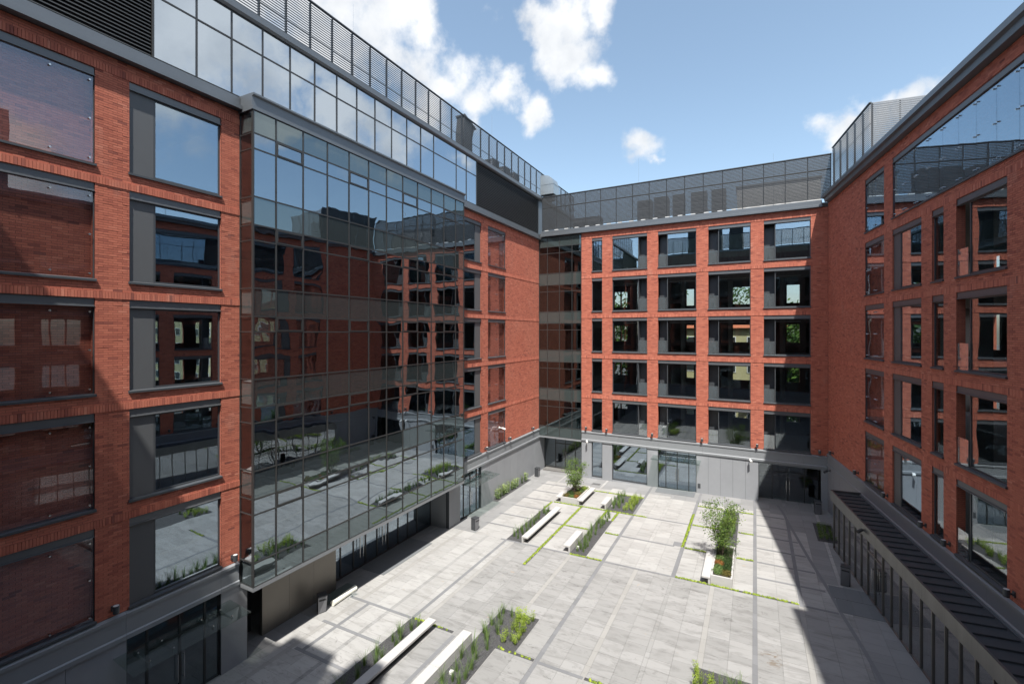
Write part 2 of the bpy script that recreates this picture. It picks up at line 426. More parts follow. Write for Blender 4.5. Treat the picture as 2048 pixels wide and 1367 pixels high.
def brickmesh(F, bricks, name, parent):
    B = np.array(bricks); n = len(B)
    j = rng.normal(0, .0018, n); tone = np.clip(rng.normal(.52, .19, n), 0, 1); dark = rng.random(n) < .03; tone[dark] *= .35
    f = B[:, 4]+j; bk = B[:, 4]-.03
    cols = [(0, bk, 2), (1, bk, 2), (1, f, 2), (0, f, 2), (0, bk, 3), (1, bk, 3), (1, f, 3), (0, f, 3)]
    V = np.zeros((n, 8, 3))
    for i, (ai, dd, zi) in enumerate(cols):
        x, y, z = F(B[:, ai], dd, B[:, zi]); V[:, i, 0] = x; V[:, i, 1] = y; V[:, i, 2] = z
    o0 = origin_of(parent); V -= np.array(o0)
    fs = np.array([(0, 3, 2, 1), (4, 5, 6, 7), (1, 2, 6, 5), (2, 3, 7, 6), (3, 0, 4, 7)])[:, ::-1]
    faces = (fs[None]+np.arange(n)[:, None, None]*8).reshape(-1, 4)
    me = bpy.data.meshes.new(name); me.from_pydata(V.reshape(-1, 3).tolist(), [], faces.tolist()); me.materials.append(MATS['brick'])
    at = me.attributes.new('tone', 'FLOAT', 'POINT'); at.data.foreach_set('value', np.repeat(tone, 8).astype(np.float32))
    o = link(bpy.data.objects.new(name, me)); o.parent = parent; o['kind'] = 'stuff'; return o
BRICKS = []
def unit_bricks():
    for k in range(10):
        m = MB(); m.tone = [.5, .6, .44, .66, .38, .55, .72, .2, .47, .58][k]
        m.box(P, -.121, .121, -.001*k % .003, .03, -.0325, .0325)
        me = bpy.data.meshes.new('brick'); me.from_pydata(m.v, [], m.f); me.materials.append(MATS['brick'])
        at = me.attributes.new('tone', 'FLOAT', 'POINT'); at.data.foreach_set('value', np.array(m.t, dtype=np.float32)); BRICKS.append(me)
unit_bricks()
def project(p):
    v = Vector(p)-camo.location; zc = v.dot(FWD)
    if zc < .5: return None
    return 1024+910*v.dot(RIGHT)/zc, 665-910*v.z/zc, zc
def lay(F, rotz, bricks, parent, n_parts=300):
    """the bricks that show largest become parts, the rest one joined part"""
    cand = []
    for i, b in enumerate(bricks):
        if b[4] != 0 or abs((b[1]-b[0])-.242) > .002 or abs(b[3]-b[2]-.065) > .002: continue
        q = project(F((b[0]+b[1])/2, 0, b[2]))
        if q and 5 < q[0] < 2043 and 5 < q[1] < 1362: cand.append((q[2], i))
    cand.sort(); pick = set(i for _, i in cand[:n_parts])
    rs = random.Random(len(bricks)); o0 = origin_of(parent)
    for i in pick:
        b = bricks[i]; me = BRICKS[min(rs.randrange(13), 9)] if rs.random() < .8 else BRICKS[rs.randrange(10)]
        o = link(bpy.data.objects.new('brick', me)); o.parent = parent
        o.location = Vector(F((b[0]+b[1])/2, 0, (b[2]+b[3])/2))-o0; o.rotation_euler = (0, 0, rotz)
    brickmesh(F, [b for i, b in enumerate(bricks) if i not in pick], 'brickwork', parent)
def core(F, a0, a1, z0, z1, openings, parent, dfront=-.012, dback=-.28):
    """mortar bed with real openings, and brick-faced reveals"""
    A = sorted({a0, a1, *[min(max(v, a0), a1) for o in openings for v in o[:2]]}); Z = sorted({z0, z1, *[min(max(v, z0), z1) for o in openings for v in o[2:4]]})
    def solid(i, j):
        if i < 0 or j < 0 or i >= len(A)-1 or j >= len(Z)-1: return None
        am, zm = (A[i]+A[i+1])/2, (Z[j]+Z[j+1])/2
        return not any(o[0] < am < o[1] and o[2] < zm < o[3] for o in openings)
    w = MB(); r = MB()
    for i in range(len(A)-1):
        for j in range(len(Z)-1):
            if not solid(i, j): continue
            a, b, c, d = A[i], A[i+1], Z[j], Z[j+1]
            w.face([F(a, dfront, d), F(b, dfront, d), F(b, dfront, c), F(a, dfront, c)])
            w.face([F(a, dback, c), F(b, dback, c), F(b, dback, d), F(a, dback, d)])
            for (ii, jj, q) in ((i-1, j, ((a, c), (a, d))), (i+1, j, ((b, d), (b, c))), (i, j-1, ((b, c), (a, c))), (i, j+1, ((a, d), (b, d)))):
                if solid(ii, jj) is not True:
                    (p, s), (t, u) = q
                    r.face([F(p, -.001, s), F(p, dback, s), F(t, dback, u), F(t, -.001, u)])
    w.build('wall', 'mortar', parent); r.build('reveal', 'brick_reveal', parent)

HEADS = [7.13+3.6*k for k in range(5)]           # window heads; storeys 3.6 m
def zrow(h): return max(h-3.07, 4.16), h

def bolt(parent, F, pts):
    for a, d, z in pts:
        m = MB(); c = Vector(F(a, d, z)); o = Vector(F(a, d+.05, z)); m.tube(c, o, .03, .03, 8); m.tube(Vector(F(a, d-.12, z)), c, .012, .012, 6)
        m.build('bolt', 'steel', parent)

def window(parent, F, a0, a1, h, kind, side=0, pane='glass_window', split=None):
    """window > pane, lintel, sill, shutter_panel / recess / guard_pane; side 0: extra leaf at low a, 1: at high a"""
    z0, z1 = zrow(h); zl = z1-.26
    lo, hi = a0, a1; e = .72 if kind in ('panel', 'recess') else 0
    fr = MB(); D0, D1 = -.13, -.075
    pa0, pa1 = (lo+(e if side == 0 else 0), hi-(e if side == 1 else 0)) if e else (lo, hi)
    zs = z0+.1
    if kind == 'screen':
        w = MB(); w.box(F, lo+.002, hi-.002, -.30, -.26, zs-.1, z1).build('niche_back', 'mortar', parent)
        fr.box(F, lo+.003, lo+.018, -.11, -.03, zs, zl).box(F, hi-.018, hi-.003, -.11, -.03, zs, zl)
        wo = fr.build('window', 'dark_metal', parent)
        n = split or 1; W = (hi-lo-.05)/n
        for k in range(n):
            p0 = lo+.025+k*W+.004; p1 = lo+.025+(k+1)*W-.004
            one(F, p0, p1, -.068, -.052, zs+.01, zl-.03, 'pane', pane, wo)
        xs = [lo+.12, hi-.12] + ([lo+(hi-lo)*q for q in (1/3, 2/3)] if n == 1 else [lo+.025+W*k+s*.1 for k in range(1, n) for s in (-1, 1)])
        pts = []
        for a in xs:
            edge = a < lo+.2 or a > hi-.2 or n > 1
            pts += [(a, -.052, zs+.14), (a, -.052, zl-.16)] + ([(a, -.052, (zs+zl)/2)] if edge else [])
        bolt(wo, F, pts)
    else:
        t = .055
        for (q0, q1, r0, r1) in ((pa0, pa0+t, zs, zl), (pa1-t, pa1, zs, zl), (pa0+t, pa1-t, zs, zs+t), (pa0+t, pa1-t, zl-t, zl)):
            fr.box(F, q0, q1, D0, D1, r0, r1)
        wo = fr.build('window', 'dark_metal', parent)
        one(F, pa0+t-.005, pa1-t+.005, -.11, -.096, zs+t-.005, zl-t+.005, 'pane', pane, wo)
        if kind == 'panel':
            p0, p1 = (lo+.004, pa0-.004) if side == 0 else (pa1+.004, hi-.004)
            one(F, p0, p1, -.12, -.068, zs, zl, 'shutter_panel', 'shutter_grey', wo)
        if kind == 'recess':
            p0, p1 = (lo+.004, pa0-.002) if side == 0 else (pa1+.002, hi-.004)
            m = MB(); m.box(F, p0, p1, -.75, -.7, zs-.1, zl+.2)
            q = pa0 if side == 0 else pa1; s = 1 if side == 0 else -1
            m.box(F, min(q, q+.03*s), max(q, q+.03*s), -.7, -.135, zs-.1, zl+.2)
            m.box(F, p0, p1, -.7, -.28, zs-.1, zs-.02)
            m.build('recess_lining', 'dark_metal', wo)
            one(F, p0+.01, p1-.01, -.045, -.03, zs, zs+1.02, 'guard_pane', 'glass_guard', wo)
            g0 = (p0+p1)/2-.0
            one(F, g0, p1-.02, -.5, -.485, zs, zs+.86, 'guard_pane', 'glass_guard', wo)
    m = MB().box(F, lo+.003, hi-.003, -.16, -.03, zl+.02, z1-.002); m.box(F, lo+.003, hi-.003, -.16, .015, zl, zl+.02)
    m.build('lintel', 'lintel_metal', wo)
    m = MB().prism(F, lo-.03, hi+.03, [(-.27, zs-.1), (.06, zs-.1), (.06, zs-.035), (-.05, zs-.003), (-.27, zs-.003)][::-1])
    m.build('sill', 'dark_metal', wo)
    return wo

rs0 = random.Random(77)
def curtain(parent, F, al, zl, d, kinds, name='curtain_wall', mats=('glass_bay', 'glass_spandrel'), mw=.055, vents=(), depth=.09, closer=.02):
    m = MB()
    for a in al: m.box(F, a-mw/2, a+mw/2, d-depth, d+closer, zl[-1], zl[0])
    for z in zl:
        for a, b in zip(al, al[1:]): m.box(F, a+mw/2, b-mw/2, d-depth, d+closer-.004, z-mw/2 if z != zl[-1] else z, z+mw/2 if z != zl[0] else z)
    cw = m.build(name, 'mullion_metal', parent)
    for i, (a, b) in enumerate(zip(al, al[1:])):
        for j, (zt, zb) in enumerate(zip(zl, zl[1:])):
            k = kinds[j]
            ta, tz, ac, zc = rs0.gauss(0, .0028), rs0.gauss(0, .0018), (a+b)/2, (zb+zt)/2          # no two panes sit quite true
            def FT(q, dd, z): return F(q, dd+ta*(q-ac)+tz*(z-zc), z)
            one(FT, a+mw/2-.004, b-mw/2+.004, d-.024, d-.006, zb+.02, zt-.02, 'pane', mats[1] if k == 's' else mats[0], cw)
            if (i, k) in vents:
                v = MB(); t = .05
                for q in ((a+mw/2, a+mw/2+t, zb+mw/2, zt-mw/2), (b-mw/2-t, b-mw/2, zb+mw/2, zt-mw/2), (a+mw/2+t, b-mw/2-t, zb+mw/2, zb+mw/2+t), (a+mw/2+t, b-mw/2-t, zt-mw/2-t, zt-mw/2)):
                    v.box(F, q[0], q[1], d-.005, d+.03, q[2], q[3])
                v.build('vent_frame', 'mullion_metal', cw)
    return cw

def blades(F, a0, a1, z0, z1, d, pitch, w, mat, parent, name='louvre_blades', th=.022):
    m = MB(); z = z0
    while z < z1:
        m.prism(F, a0, a1, [(d, z), (d+w*.7, z-w*.7), (d+w*.7, z-w*.7+th*1.4), (d, z+th*1.4)]); z += pitch
    return m.build(name, mat, parent, kind='stuff')
def screen(parent, F, a0, a1, step, z0, z1, d, pitch=.115, mid=None, mat='blade_dark', bw=.07, bt=.034):
    m = MB(); n = max(1, round((a1-a0)/step)); st = (a1-a0)/n
    for k in range(n+1):
        a = a0+k*st
        m.box(F, a-.03, a+.03, d-.14, d-.04, z0-.25, z1)
    m.box(F, a0-.03, a1+.03, d-.06, d+.06, z1+.002, z1+.06)
    for z in ([mid] if mid else []): m.box(F, a0, a1, d-.035, d+.0, z-.03, z+.03)
    so = m.build('roof_screen', 'dark_metal', parent)
    for k in range(n): blades(F, a0+k*st+.02, a0+(k+1)*st-.02, z0, z1, d-.03, pitch, bw, mat, so, th=bt)
    return so
def wall_lamp(parent, F, a, z=4.42):
    m = MB(); c = .2
    m.tube(F(a, c, z-.12), F(a, c, z+.12), .085, .095, 12)
    o = m.build('wall_lamp', 'dark_metal', parent)
    MB().tube(F(a, -.02, z-.02), F(a, c, z-.02), .035, .035, 8).box(F, a-.06, a+.06, -.005, .03, z-.1, z+.08).build('bracket', 'dark_metal', o)
    MB().tube(F(a, c, z+.121), F(a, c, z+.126), .075, .075, 12).build('lens', 'hvac_light', o)
def cctv(parent, F, a, d, z, mat='white_paint'):
    m = MB(); p = Vector(F(a, d, z)); q = Vector(F(a+.12, d+.22, z-.1)); m.tube(p, q, .075, .08, 10)
    o = m.build('security_camera', mat, parent); MB().tube(F(a, .02, z+.03), p, .03, .03, 8).box(F, a-.06, a+.06, .015, .05, z-.05, z+.1).build('bracket', mat, o)
def base_trim(parent, F, a0, a1, step=3.9, off=0):
    """grey metal string course below the brick, in lengths"""
    a = a0
    while a < a1-.01:
        b = min(a+step, a1)
        m = MB(); m.prism(F, a+.004, b-.004, [(-.28, 3.24), (.10, 3.24), (.10, 3.38), (.055, 3.42), (.055, 3.98), (.1, 3.98), (.1, 4.08), (-.02, 4.14), (-.28, 4.14)][::-1])
        m.build('string_course', 'fascia_metal', parent); a = b
def base_panels(parent, F, a0, a1, w=1.25, z0=-.3, z1=3.235, d=.02):
    n = max(1, round((a1-a0)/w)); st = (a1-a0)/n
    one(F, a0+.002, a1-.002, -.26, d-.02, z0, z1-.01, 'backing', 'dark_metal', parent)
    for k in range(n):
        one(F, a0+k*st+.006, a0+(k+1)*st-.006, d-.03, d, z0+(.55 if k < 0 else 0), z1, 'cladding_panel', 'panel_concrete', parent)
def door_glazing(parent, F, a0, a1, d, z1=3.2, lines=None, leaf=None, handle=True, mat='glass_window', z0=.02):
    """shopfront of glass with a pair of doors"""
    lines = lines or [a0, a0+(a1-a0)*.2, a0+(a1-a0)*.5, a0+(a1-a0)*.8, a1]
    m = MB(); t = .06; zt = 2.35
    for a in lines: m.box(F, a-t/2 if a != lines[0] else a, a+t/2 if a != lines[-1] else a, d-.08, d+.02, z0, z1)
    for a, b in zip(lines, lines[1:]):
        m.box(F, a+t/2, b-t/2, d-.08, d+.016, z1-t, z1); m.box(F, a+t/2, b-t/2, d-.08, d+.016, z0, z0+t)
        if len(lines) > 4 and a >= lines[1]-.01 and b <= lines[-2]+.01: m.box(F, a+t/2, b-t/2, d-.08, d+.016, zt, zt+t)
    o = m.build('door', 'mullion_metal', parent)
    for a, b in zip(lines, lines[1:]): one(F, a+t/2-.004, b-t/2+.004, d-.035, d-.018, z0+t-.004, z1-t+.004, 'pane', mat, o)
    if handle:
        c = lines[len(lines)//2]
        for s in (-1, 1):
            MB().tube(F(c+s*.1, d+.09, .75), F(c+s*.1, d+.09, 1.75), .018, .018, 8).tube(F(c+s*.1, d, .85), F(c+s*.1, d+.09, .85), .01).tube(F(c+s*.1, d, 1.65), F(c+s*.1, d+.09, 1.65), .01).build('handle', 'steel', o)
    return o
def glass_canopy(parent, F, a0, a1, z, dep=1.42):
    m = MB(); m.prism(F, a0, a1, [(.05, z), (dep, z-.08), (dep, z-.06), (.05, z+.02)][::-1]); o = m.build('canopy', 'glass_clear', parent)
    for a in (a0+.55, a0+(a1-a0)*.33, a0+(a1-a0)*.67, a1-.55):
        MB().prism(F, a-.008, a+.008, [(.03, z-.2), (.12, z-.2), (dep-.2, z-.1), (dep-.2, z-.07), (.03, z-.005)][::-1]).build('fin', 'glass_clear', o)
        for dd in (.35, dep-.3): MB().tube(F(a, dd, z-.03), F(a, dd, z+.03), .028).build('bolt', 'steel', o)

# ================================================================== LEFT WING
Lw = root('office_building', (-24, 20, -.36), 'red brick wing on the left with a projecting dark glass bay and glazed top floor', 'building')
col1, col2, col3, col4 = (3.34, 6.42), (7.31, 10.23), (26.2, 29.19), (30.2, 33.0)
ops = []
for h in HEADS:
    z0, z1 = zrow(h)
    for c in (col1, col2, col3, col4): ops.append((c[0], c[1], z0, z1))
bayop = (10.97, 25.6, 3.0, 22.3)
allops = ops+[bayop]
SOLD = [(h+.0, h+.245) for h in HEADS]
br = courses(1.5, 39.6, 4.15, 22.1, allops, SOLD)
br = [b for b in br if not (b[4] > 0 and 10.97 < (b[0]+b[1])/2 < 25.6)]
for c in (col1, col4):
    for h in HEADS:
        z0, z1 = zrow(h); br += courses(c[0], c[1], z0, z1, [], (), -.25)
lay(FL, R(90), br, Lw)
core(FL, -1.8, 10.97, 4.1, 22.12, [o for o in ops if o[1] < 11], Lw)
core(FL, 25.6, 39.6, 4.1, 22.12, [o for o in ops if o[0] > 25], Lw)
for h in HEADS:
    top = h > 18
    window(Lw, FL, *col1, h, 'screen', pane='glass_screen')
    window(Lw, FL, *col2, h, 'panel', 0, 'glass_strong')
    window(Lw, FL, *col3, h, 'panel', 1, 'glass_strong')
    window(Lw, FL, *col4, h, 'screen', pane='glass_screen', split=2)
# bay
BX = .87
module = [10.97, 11.93]+[11.93+1.27*k for k in range(1, 11)]+[25.6]
ZL = [22.0]; KN = ['s']
zt = 21.1
for k in range(5):
    ZL += [zt, zt-.61, zt-2.49]; KN += ['v', 'b', 's']; zt -= 3.6
ZL.append(3.26)
vents = {(1, 'v'), (4, 'v'), (7, 'v'), (10, 'v')}
curtain(Lw, FL, module, ZL, BX, KN, 'glass_bay', vents=vents)
def sidewall(yc, s):
    m = MB(); y0, y1 = (yc-.0, yc+.06) if s < 0 else (yc-.06, yc)
    for z in ZL: m.box(FL, y0+.005, y1-.005, .0, BX-.095, z-.02, z+.02)
    m.box(FL, y0, y1, .0, .05, ZL[-1], ZL[0])
    o = m.build('bay_side', 'mullion_metal', Lw)
    for j, (a, b) in enumerate(zip(ZL, ZL[1:])):
        one(FL, (y0+y1)/2-.008, (y0+y1)/2+.008, .05, BX-.09, b+.02, a-.02, 'pane', 'glass_screen' if KN[j] != 's' else 'glass_window', o)
sidewall(10.94, -1); sidewall(25.63, 1)
one(FL, 10.94, 25.63, -1.4, BX+.02, 3.1, 3.255, 'soffit', 'fascia_metal', Lw)
# bay floors and a blind wall behind the glass
for k in range(6):
    zf = 17.6-3.6*(k-1)
    if zf > 21.5: zf = 21.15
    one(FL, 11.02, 25.55, -9, BX-.12, zf+.02, zf+.9 if k else zf+.8, 'floor_slab', 'interior_ceiling', Lw)
# top storey: louvres, glass, louvres
UM = [7.98, 9.36]+[9.36+1.28*k for k in range(1, 13)]+[25.95, 27.2, 28.55]
UM = [u for i, u in enumerate(UM) if not (24.6 < u < 25.7)]
curtain(Lw, FL, UM, [25.95, 24.84, 22.68], 0, ['u', 'u'], 'ribbon_glazing', ('glass_upper', 'glass_upper'), mw=.06)
for a0, a1 in ((-1.8, 3.1), (3.1, 7.94), (28.6, 34.1), (34.1, 39.58)):
    lp = one(FL, a0, a1, -.3, -.16, 22.62, 25.97, 'louvre_panel', 'hvac_dark', Lw)
    blades(FL, a0+.01, a1-.01, 22.78, 25.93, -.1, .127, .1, 'blade_dark', lp, th=.016)
# cornices
def cornice(parent, F, a0, a1, z=22.1, lip=.28, mat='cornice_metal', top=22.62):
    m = MB(); m.prism(F, a0, a1, [(-.3, z), (lip, z), (lip, z+.15), (lip-.04, z+.17), (.14, z+.17), (.14, top-.02), (.1, top), (-.3, top)][::-1]); return m.build('cornice', mat, parent)
cornice(Lw, FL, -1.8, 10.88); cornice(Lw, FL, 25.7, 39.6)
def bay_cornice():
    m = MB()
    m.prism(FL, 10.9, 25.68, [(.0, 22.0), (BX+.06, 22.0), (BX+.06, 22.14), (BX+.02, 22.16), (BX+.02, 22.5), (BX+.12, 22.55), (BX+.12, 22.62), (.0, 22.66)][::-1])
    m.build('cornice', 'cornice_metal', Lw)
bay_cornice()
MB().prism(FL, -1.8, 50, [(-1.2, 25.97), (.06, 25.97), (.16, 26.05), (.16, 26.3), (-1.2, 26.36)][::-1]).build('coping', 'cornice_metal', Lw)
screen(Lw, FL, .6, 50, 1.27, 26.42, 28.86, -.3, .115, 27.25)
# body behind, roof, floors
one(FL, -1.8, 50, -16, -10, -.3, 26.0, 'rear_block', 'interior_wall', Lw)
one(FL, -1.8, 50, -9.99, -1.21, 25.98, 26.28, 'roof', 'asphalt', Lw)
one(FL, 39.62, 50, -9.99, -.05, -.3, 25.96, 'north_block', 'cornice_metal', Lw)
for k in range(6):
    z = 3.3 if k == 0 else HEADS[k-1]+.03
    for a0, a1 in ((-1.8, 10.9), (25.7, 39.6)):
        one(FL, a0, a1, -9.98, -.285, z, z+.46, 'floor_slab', 'interior_ceiling', Lw)
for a in (-1.8, 6.7, 10.75, 25.75, 29.6, 39.3):
    one(FL, a, a+.2, -9.97, -.29, 4.2, 22, 'partition', 'interior_wall', Lw)
one(FL, 7.95, 28.6, -5, -4.9, 22.4, 25.95, 'partition', 'interior_wall', Lw)
# base
base_trim(Lw, FL, -1.8, 10.9, 3.0); base_trim(Lw, FL, 25.7, 39.6, 3.6)
base_panels(Lw, FL, -1.8, 7.23, 1.5); base_panels(Lw, FL, 10.22, 11.25, 1.2); base_panels(Lw, FL, 29.22, 40.9, 1.2)
base_panels(Lw, FL, 25.1, 26.4, 1.4)
door_glazing(Lw, FL, 7.25, 10.2, -.1, lines=[7.25, 7.85, 8.85, 9.7, 10.2]); glass_canopy(Lw, FL, 6.85, 10.55, 2.78)
door_glazing(Lw, FL, 26.42, 29.2, -.1, lines=[26.42, 27.0, 27.85, 28.7, 29.2], mat='glass_strong'); glass_canopy(Lw, FL, 26.1, 29.6, 2.78)
# recess under the bay
for k in range(3): one(FL, 12.42+k*1.325+.004, 12.42+(k+1)*1.325-.004, -1.0, -.8, -.3, 3.09, 'bronze_panel', 'bronze', Lw)
one(FL, 11.27, 12.41, -1.7, -1.6, -.3, 3.09, 'dark_niche', 'hvac_dark', Lw)
one(FL, 11.26, 11.3, -1.6, -.05, -.3, 3.09, 'niche_side', 'hvac_dark', Lw)
door_glazing(Lw, FL, 16.41, 25.05, -1.5, 3.08, [16.41, 17.3, 18.2, 19.1, 20.0, 20.9, 21.8, 22.7, 23.6, 25.05], handle=False, mat='glass_strong')
for c in (18.7, 20.45): 
    for s in (-.12, .12): MB().tube(FL(c+s, -1.38, .6), FL(c+s, -1.38, 1.9), .02).tube(FL(c+s, -1.5, .7), FL(c+s, -1.38, .7), .01).tube(FL(c+s, -1.5, 1.8), FL(c+s, -1.38, 1.8), .01).build('handle', 'steel', Lw)
one(FL, 25.06, 25.1, -1.6, -.27, -.3, 3.09, 'recess_end', 'fascia_metal', Lw)
one(FL, 16.4, 25.1, -9.9, -9.8, -.3, 3.1, 'lobby_wall', 'interior_wall', Lw)
one(FL, 7.2, 29.3, -9.8, -.3, -.3, -.02, 'lobby_floor', 'interior_floor', Lw)
for a in (6.88, 10.66, 29.75, 33.5, 38.0): wall_lamp(Lw, FL, a)
cctv(Lw, FL, 31.9, .3, 5.6)
def rod(parent, x, y, z0, z1): MB().tube((x, y, z0), (x, y, z1), .02, .008, 6).build('lightning_rod', 'steel', parent)
rod(Lw, -19.5, 33, 26, 31.2); rod(Lw, -19.5, 18, 26, 31)

# ================================================================== FAR WING
Bw = root('office_building', (-6, 44, -.13), 'sunlit red brick wing closing the far end of the courtyard below a louvred roof screen', 'building')
bcols = [(-12.94, -11.99), (-11.07, -8.07), (-7.17, -4.17), (-3.27, -.27), (.63, 3.63)]
bops = []
for h in HEADS:
    z0, z1 = zrow(h)
    for c in bcols: bops.append((c[0], c[1], z0, z1))
br = courses(-13.92, 4.66, 4.15, 22.1, bops, SOLD)
lay(FB, 0, br, Bw)
core(FB, -13.92, 6.0, 4.1, 22.12, bops, Bw)
for h in HEADS:
    pn = 'glass_strong' if h > 18 else 'glass_window'
    window(Bw, FB, *bcols[0], h, 'plain', pane=pn)
    window(Bw, FB, *bcols[1], h, 'recess', 1, pn)
    for c in bcols[2:]: window(Bw, FB, *c, h, 'recess', 0, pn)
def film(wo, F, a0, a1, z0, z1, seed):
    r = random.Random(seed); m = MB(); nx, nz = 26, 12; ph = [r.uniform(0, 6.28) for _ in range(4)]
    for j in range(nz+1):
        for i in range(nx+1):
            u, v = i/nx, j/nz
            sag = .16*math.sin(math.pi*u)*(v)                      # the top edge hangs between its fixings
            d = -.2+.022*math.sin(u*31+v*3+ph[0])+.018*math.sin(u*17-v*6+ph[1])+.012*math.sin(v*11+u*9+ph[2])
            m.v.append(F(a0+(a1-a0)*u, d, z0+(z1-z0-sag)*v))
    m.f = [(j*(nx+1)+i, j*(nx+1)+i+1, (j+1)*(nx+1)+i+1, (j+1)*(nx+1)+i) for j in range(nz) for i in range(nx)]
    m.build('plastic_film', 'film', wo, smooth=True)
smod = [-18.16, -17.3, -16.08, -14.84, -13.95]
for a0, a1, z0, z1 in ((-12.9, -12.03, 18.6, 20.2), (-11.0, -8.85, 18.6, 20.3), (-6.4, -4.22, 18.6, 20.75), (-2.5, -.32, 19.0, 20.9), (1.4, 3.5, 19.1, 20.95)): film(Bw, FB, a0, a1, z0, z1, int(a0*10))
curtain(Bw, FB, smod, ZL, 0, KN, 'stair_glazing', mats=('glass_stair', 'glass_stair_spandrel'))
one(FB, -18.16, -13.93, -1.29, .02, 3.1, 3.255, 'soffit', 'fascia_metal', Bw)
for k in range(6):
    z = HEADS[k-1]+.03 if k else 3.3
    one(FB, -13.9, 6, -8.7, -.77, z, z+.46, 'floor_slab', 'interior_ceiling', Bw)
    one(FB, -18.1, -13.93, -8.7, -.15, z+.1, z+.5, 'landing_slab', 'interior_ceiling', Bw)
    if k:  # strips of slab that reach the wall between the recesses
        one(FB, -13.9, 6, -.765, -.285, z+.02, z+.44, 'slab_edge', 'interior_ceiling', Bw)
rops = []
for h in HEADS[:4]:
    for a0, a1 in ((-16.4, -15.7), (-13.3, -12.65), (-12.55, -11.9), (-10.6, -10.2), (-6.0, -5.3), (-2.0, -.4), (2.6, 3.6)): rops.append((a0, a1, h-2.2, h-.55))
def FBr(a, d, z): return FB(a, d-8.72, z)
core(FBr, -18.2, 6, -.3, 22.1, rops, Bw, 0, -.3)
MB().box(FB, -18.2, 6.0, -9.02, -.3, 22.14, 22.5).build('roof', 'asphalt', Bw)
one(FB, -13.93, -13.75, -8.7, -.3, -.3, 22.1, 'partition', 'interior_wall', Bw)
one(FB, 5.8, 6, -8.7, -.3, -.3, 22.1, 'partition', 'interior_wall', Bw)
for a in (-7.62, -.0): one(FB, a, a+.18, -8.7, -3.5, 4.2, 22.1, 'partition', 'interior_wall', Bw)
for h in HEADS:
    for a in (-9.5, -5.6, -1.8, 2.0):
        MB().tube(FB(a, -3.2, h-3.1), FB(a, -3.2, h), .2, .2, 12).build('column', 'interior_wall', Bw)
        one(FB, a-1.2, a+1.2, -2.4, -2.28, h-.45, h-.38, 'ceiling_light', 'hvac_light', Bw)
cornice(Bw, FB, -17.9, 4.3, lip=.24)
screen(Bw, FB, -18.0, 4.9, 1.44, 22.85, 25.95, -.35, .105, 24.9, 'blade_dark', .085, .037)
for k in range(22):
    a = -17.6+k*1.0; one(FB, a, a+.35, -.75, -.02, 22.63, 22.72, 'screen_foot', 'hvac_light', Bw)
base_trim(Bw, FB, -13.9, 5.0, 3.4)
base_panels(Bw, FB, -13.9, -12.95, 1); base_panels(Bw, FB, -11.98, -11.08, 1); base_panels(Bw, FB, -8.06, -7.18, 1); base_panels(Bw, FB, -4.16, .27, .89)
base_panels(Bw, FB, 4.25, 4.95, .8)
for a0, a1 in ((-12.94, -11.99), (-11.07, -8.07)):
    m = MB(); t = .05
    for q in ((a0, a0+t, .05, 3.22), (a1-t, a1, .05, 3.22), (a0+t, a1-t, .05, .2), (a0+t, a1-t, 3.22-t, 3.22)): m.box(FB, q[0], q[1], -.14, -.06, q[2], q[3])
    o = m.build('window', 'dark_metal', Bw); one(FB, a0+t-.004, a1-t+.004, -.11, -.095, .19, 3.18, 'pane', 'glass_strong', o)
    one(FB, a0, a1, -.26, .0, -.3, .045, 'sill', 'panel_concrete', o)
door_glazing(Bw, FB, -7.17, -4.17, -.1, lines=[-7.17, -6.55, -5.65, -4.75, -4.17], mat='glass_strong'); glass_canopy(Bw, FB, -7.55, -3.8, 2.72, 1.3)
door_glazing(Bw, FB, .28, 4.24, -.95, lines=[.28, 1.2, 2.25, 3.3, 4.24]); one(FB, .2, 4.3, -1.1, .0, 3.1, 3.235, 'soffit', 'fascia_metal', Bw)
one(FB, .22, .27, -.95, -.27, -.3, 3.09, 'recess_side', 'panel_concrete', Bw)
door_glazing(Bw, FB, -18.15, -13.95, -1.3, lines=[-18.15, -17.0, -16.0, -15.0, -13.95])
one(FB, -13.95, -13.9, -1.25, -.27, -.3, 3.09, 'recess_side', 'panel_concrete', Bw)
one(FB, -18, 6, -8.6, -.5, -.3, -.05, 'lobby_floor', 'interior_floor', Bw)
one(FB, -4.05, -3.85, .021, .05, .5, .85, 'intercom', 'dark_metal', Bw)
for a in (-13.45, -11.55, -7.62, -3.72, .18, 4.15): wall_lamp(Bw, FB, a)
cctv(Bw, FB, -13.35, .25, 3.3); cctv(Bw, FB, -.3, .25, 3.3)
rod(Bw, -9.2, 41.5, 22.5, 28.6); rod(Bw, 1.3, 41, 22.5, 26.9)

# ================================================================== RIGHT WING
Rw = root('office_building', (12, 22, .12), 'shaded red brick wing on the right above the low glass pavilion', 'building')
rc_s, rc_p, rc_n, rc_r = (6.92, 9.5), (10.5, 13.4), (14.3, 15.2), (16.1, 19.0)
rcols = [rc_s, rc_p, rc_n, rc_r]+[(20.0+4*k, 23.0+4*k) for k in range(5)]
rop = []
for h in HEADS:
    z0, z1 = zrow(h); last = h > 21
    if last: rop += [(6.92, 9.5, z0, z1), (10.5, 24.0, z0, z1)]
    else: rop += [(c[0], c[1], z0, z1) for c in rcols]
br = courses(0.005, 24, 4.15, 22.1, rop, SOLD[:4])

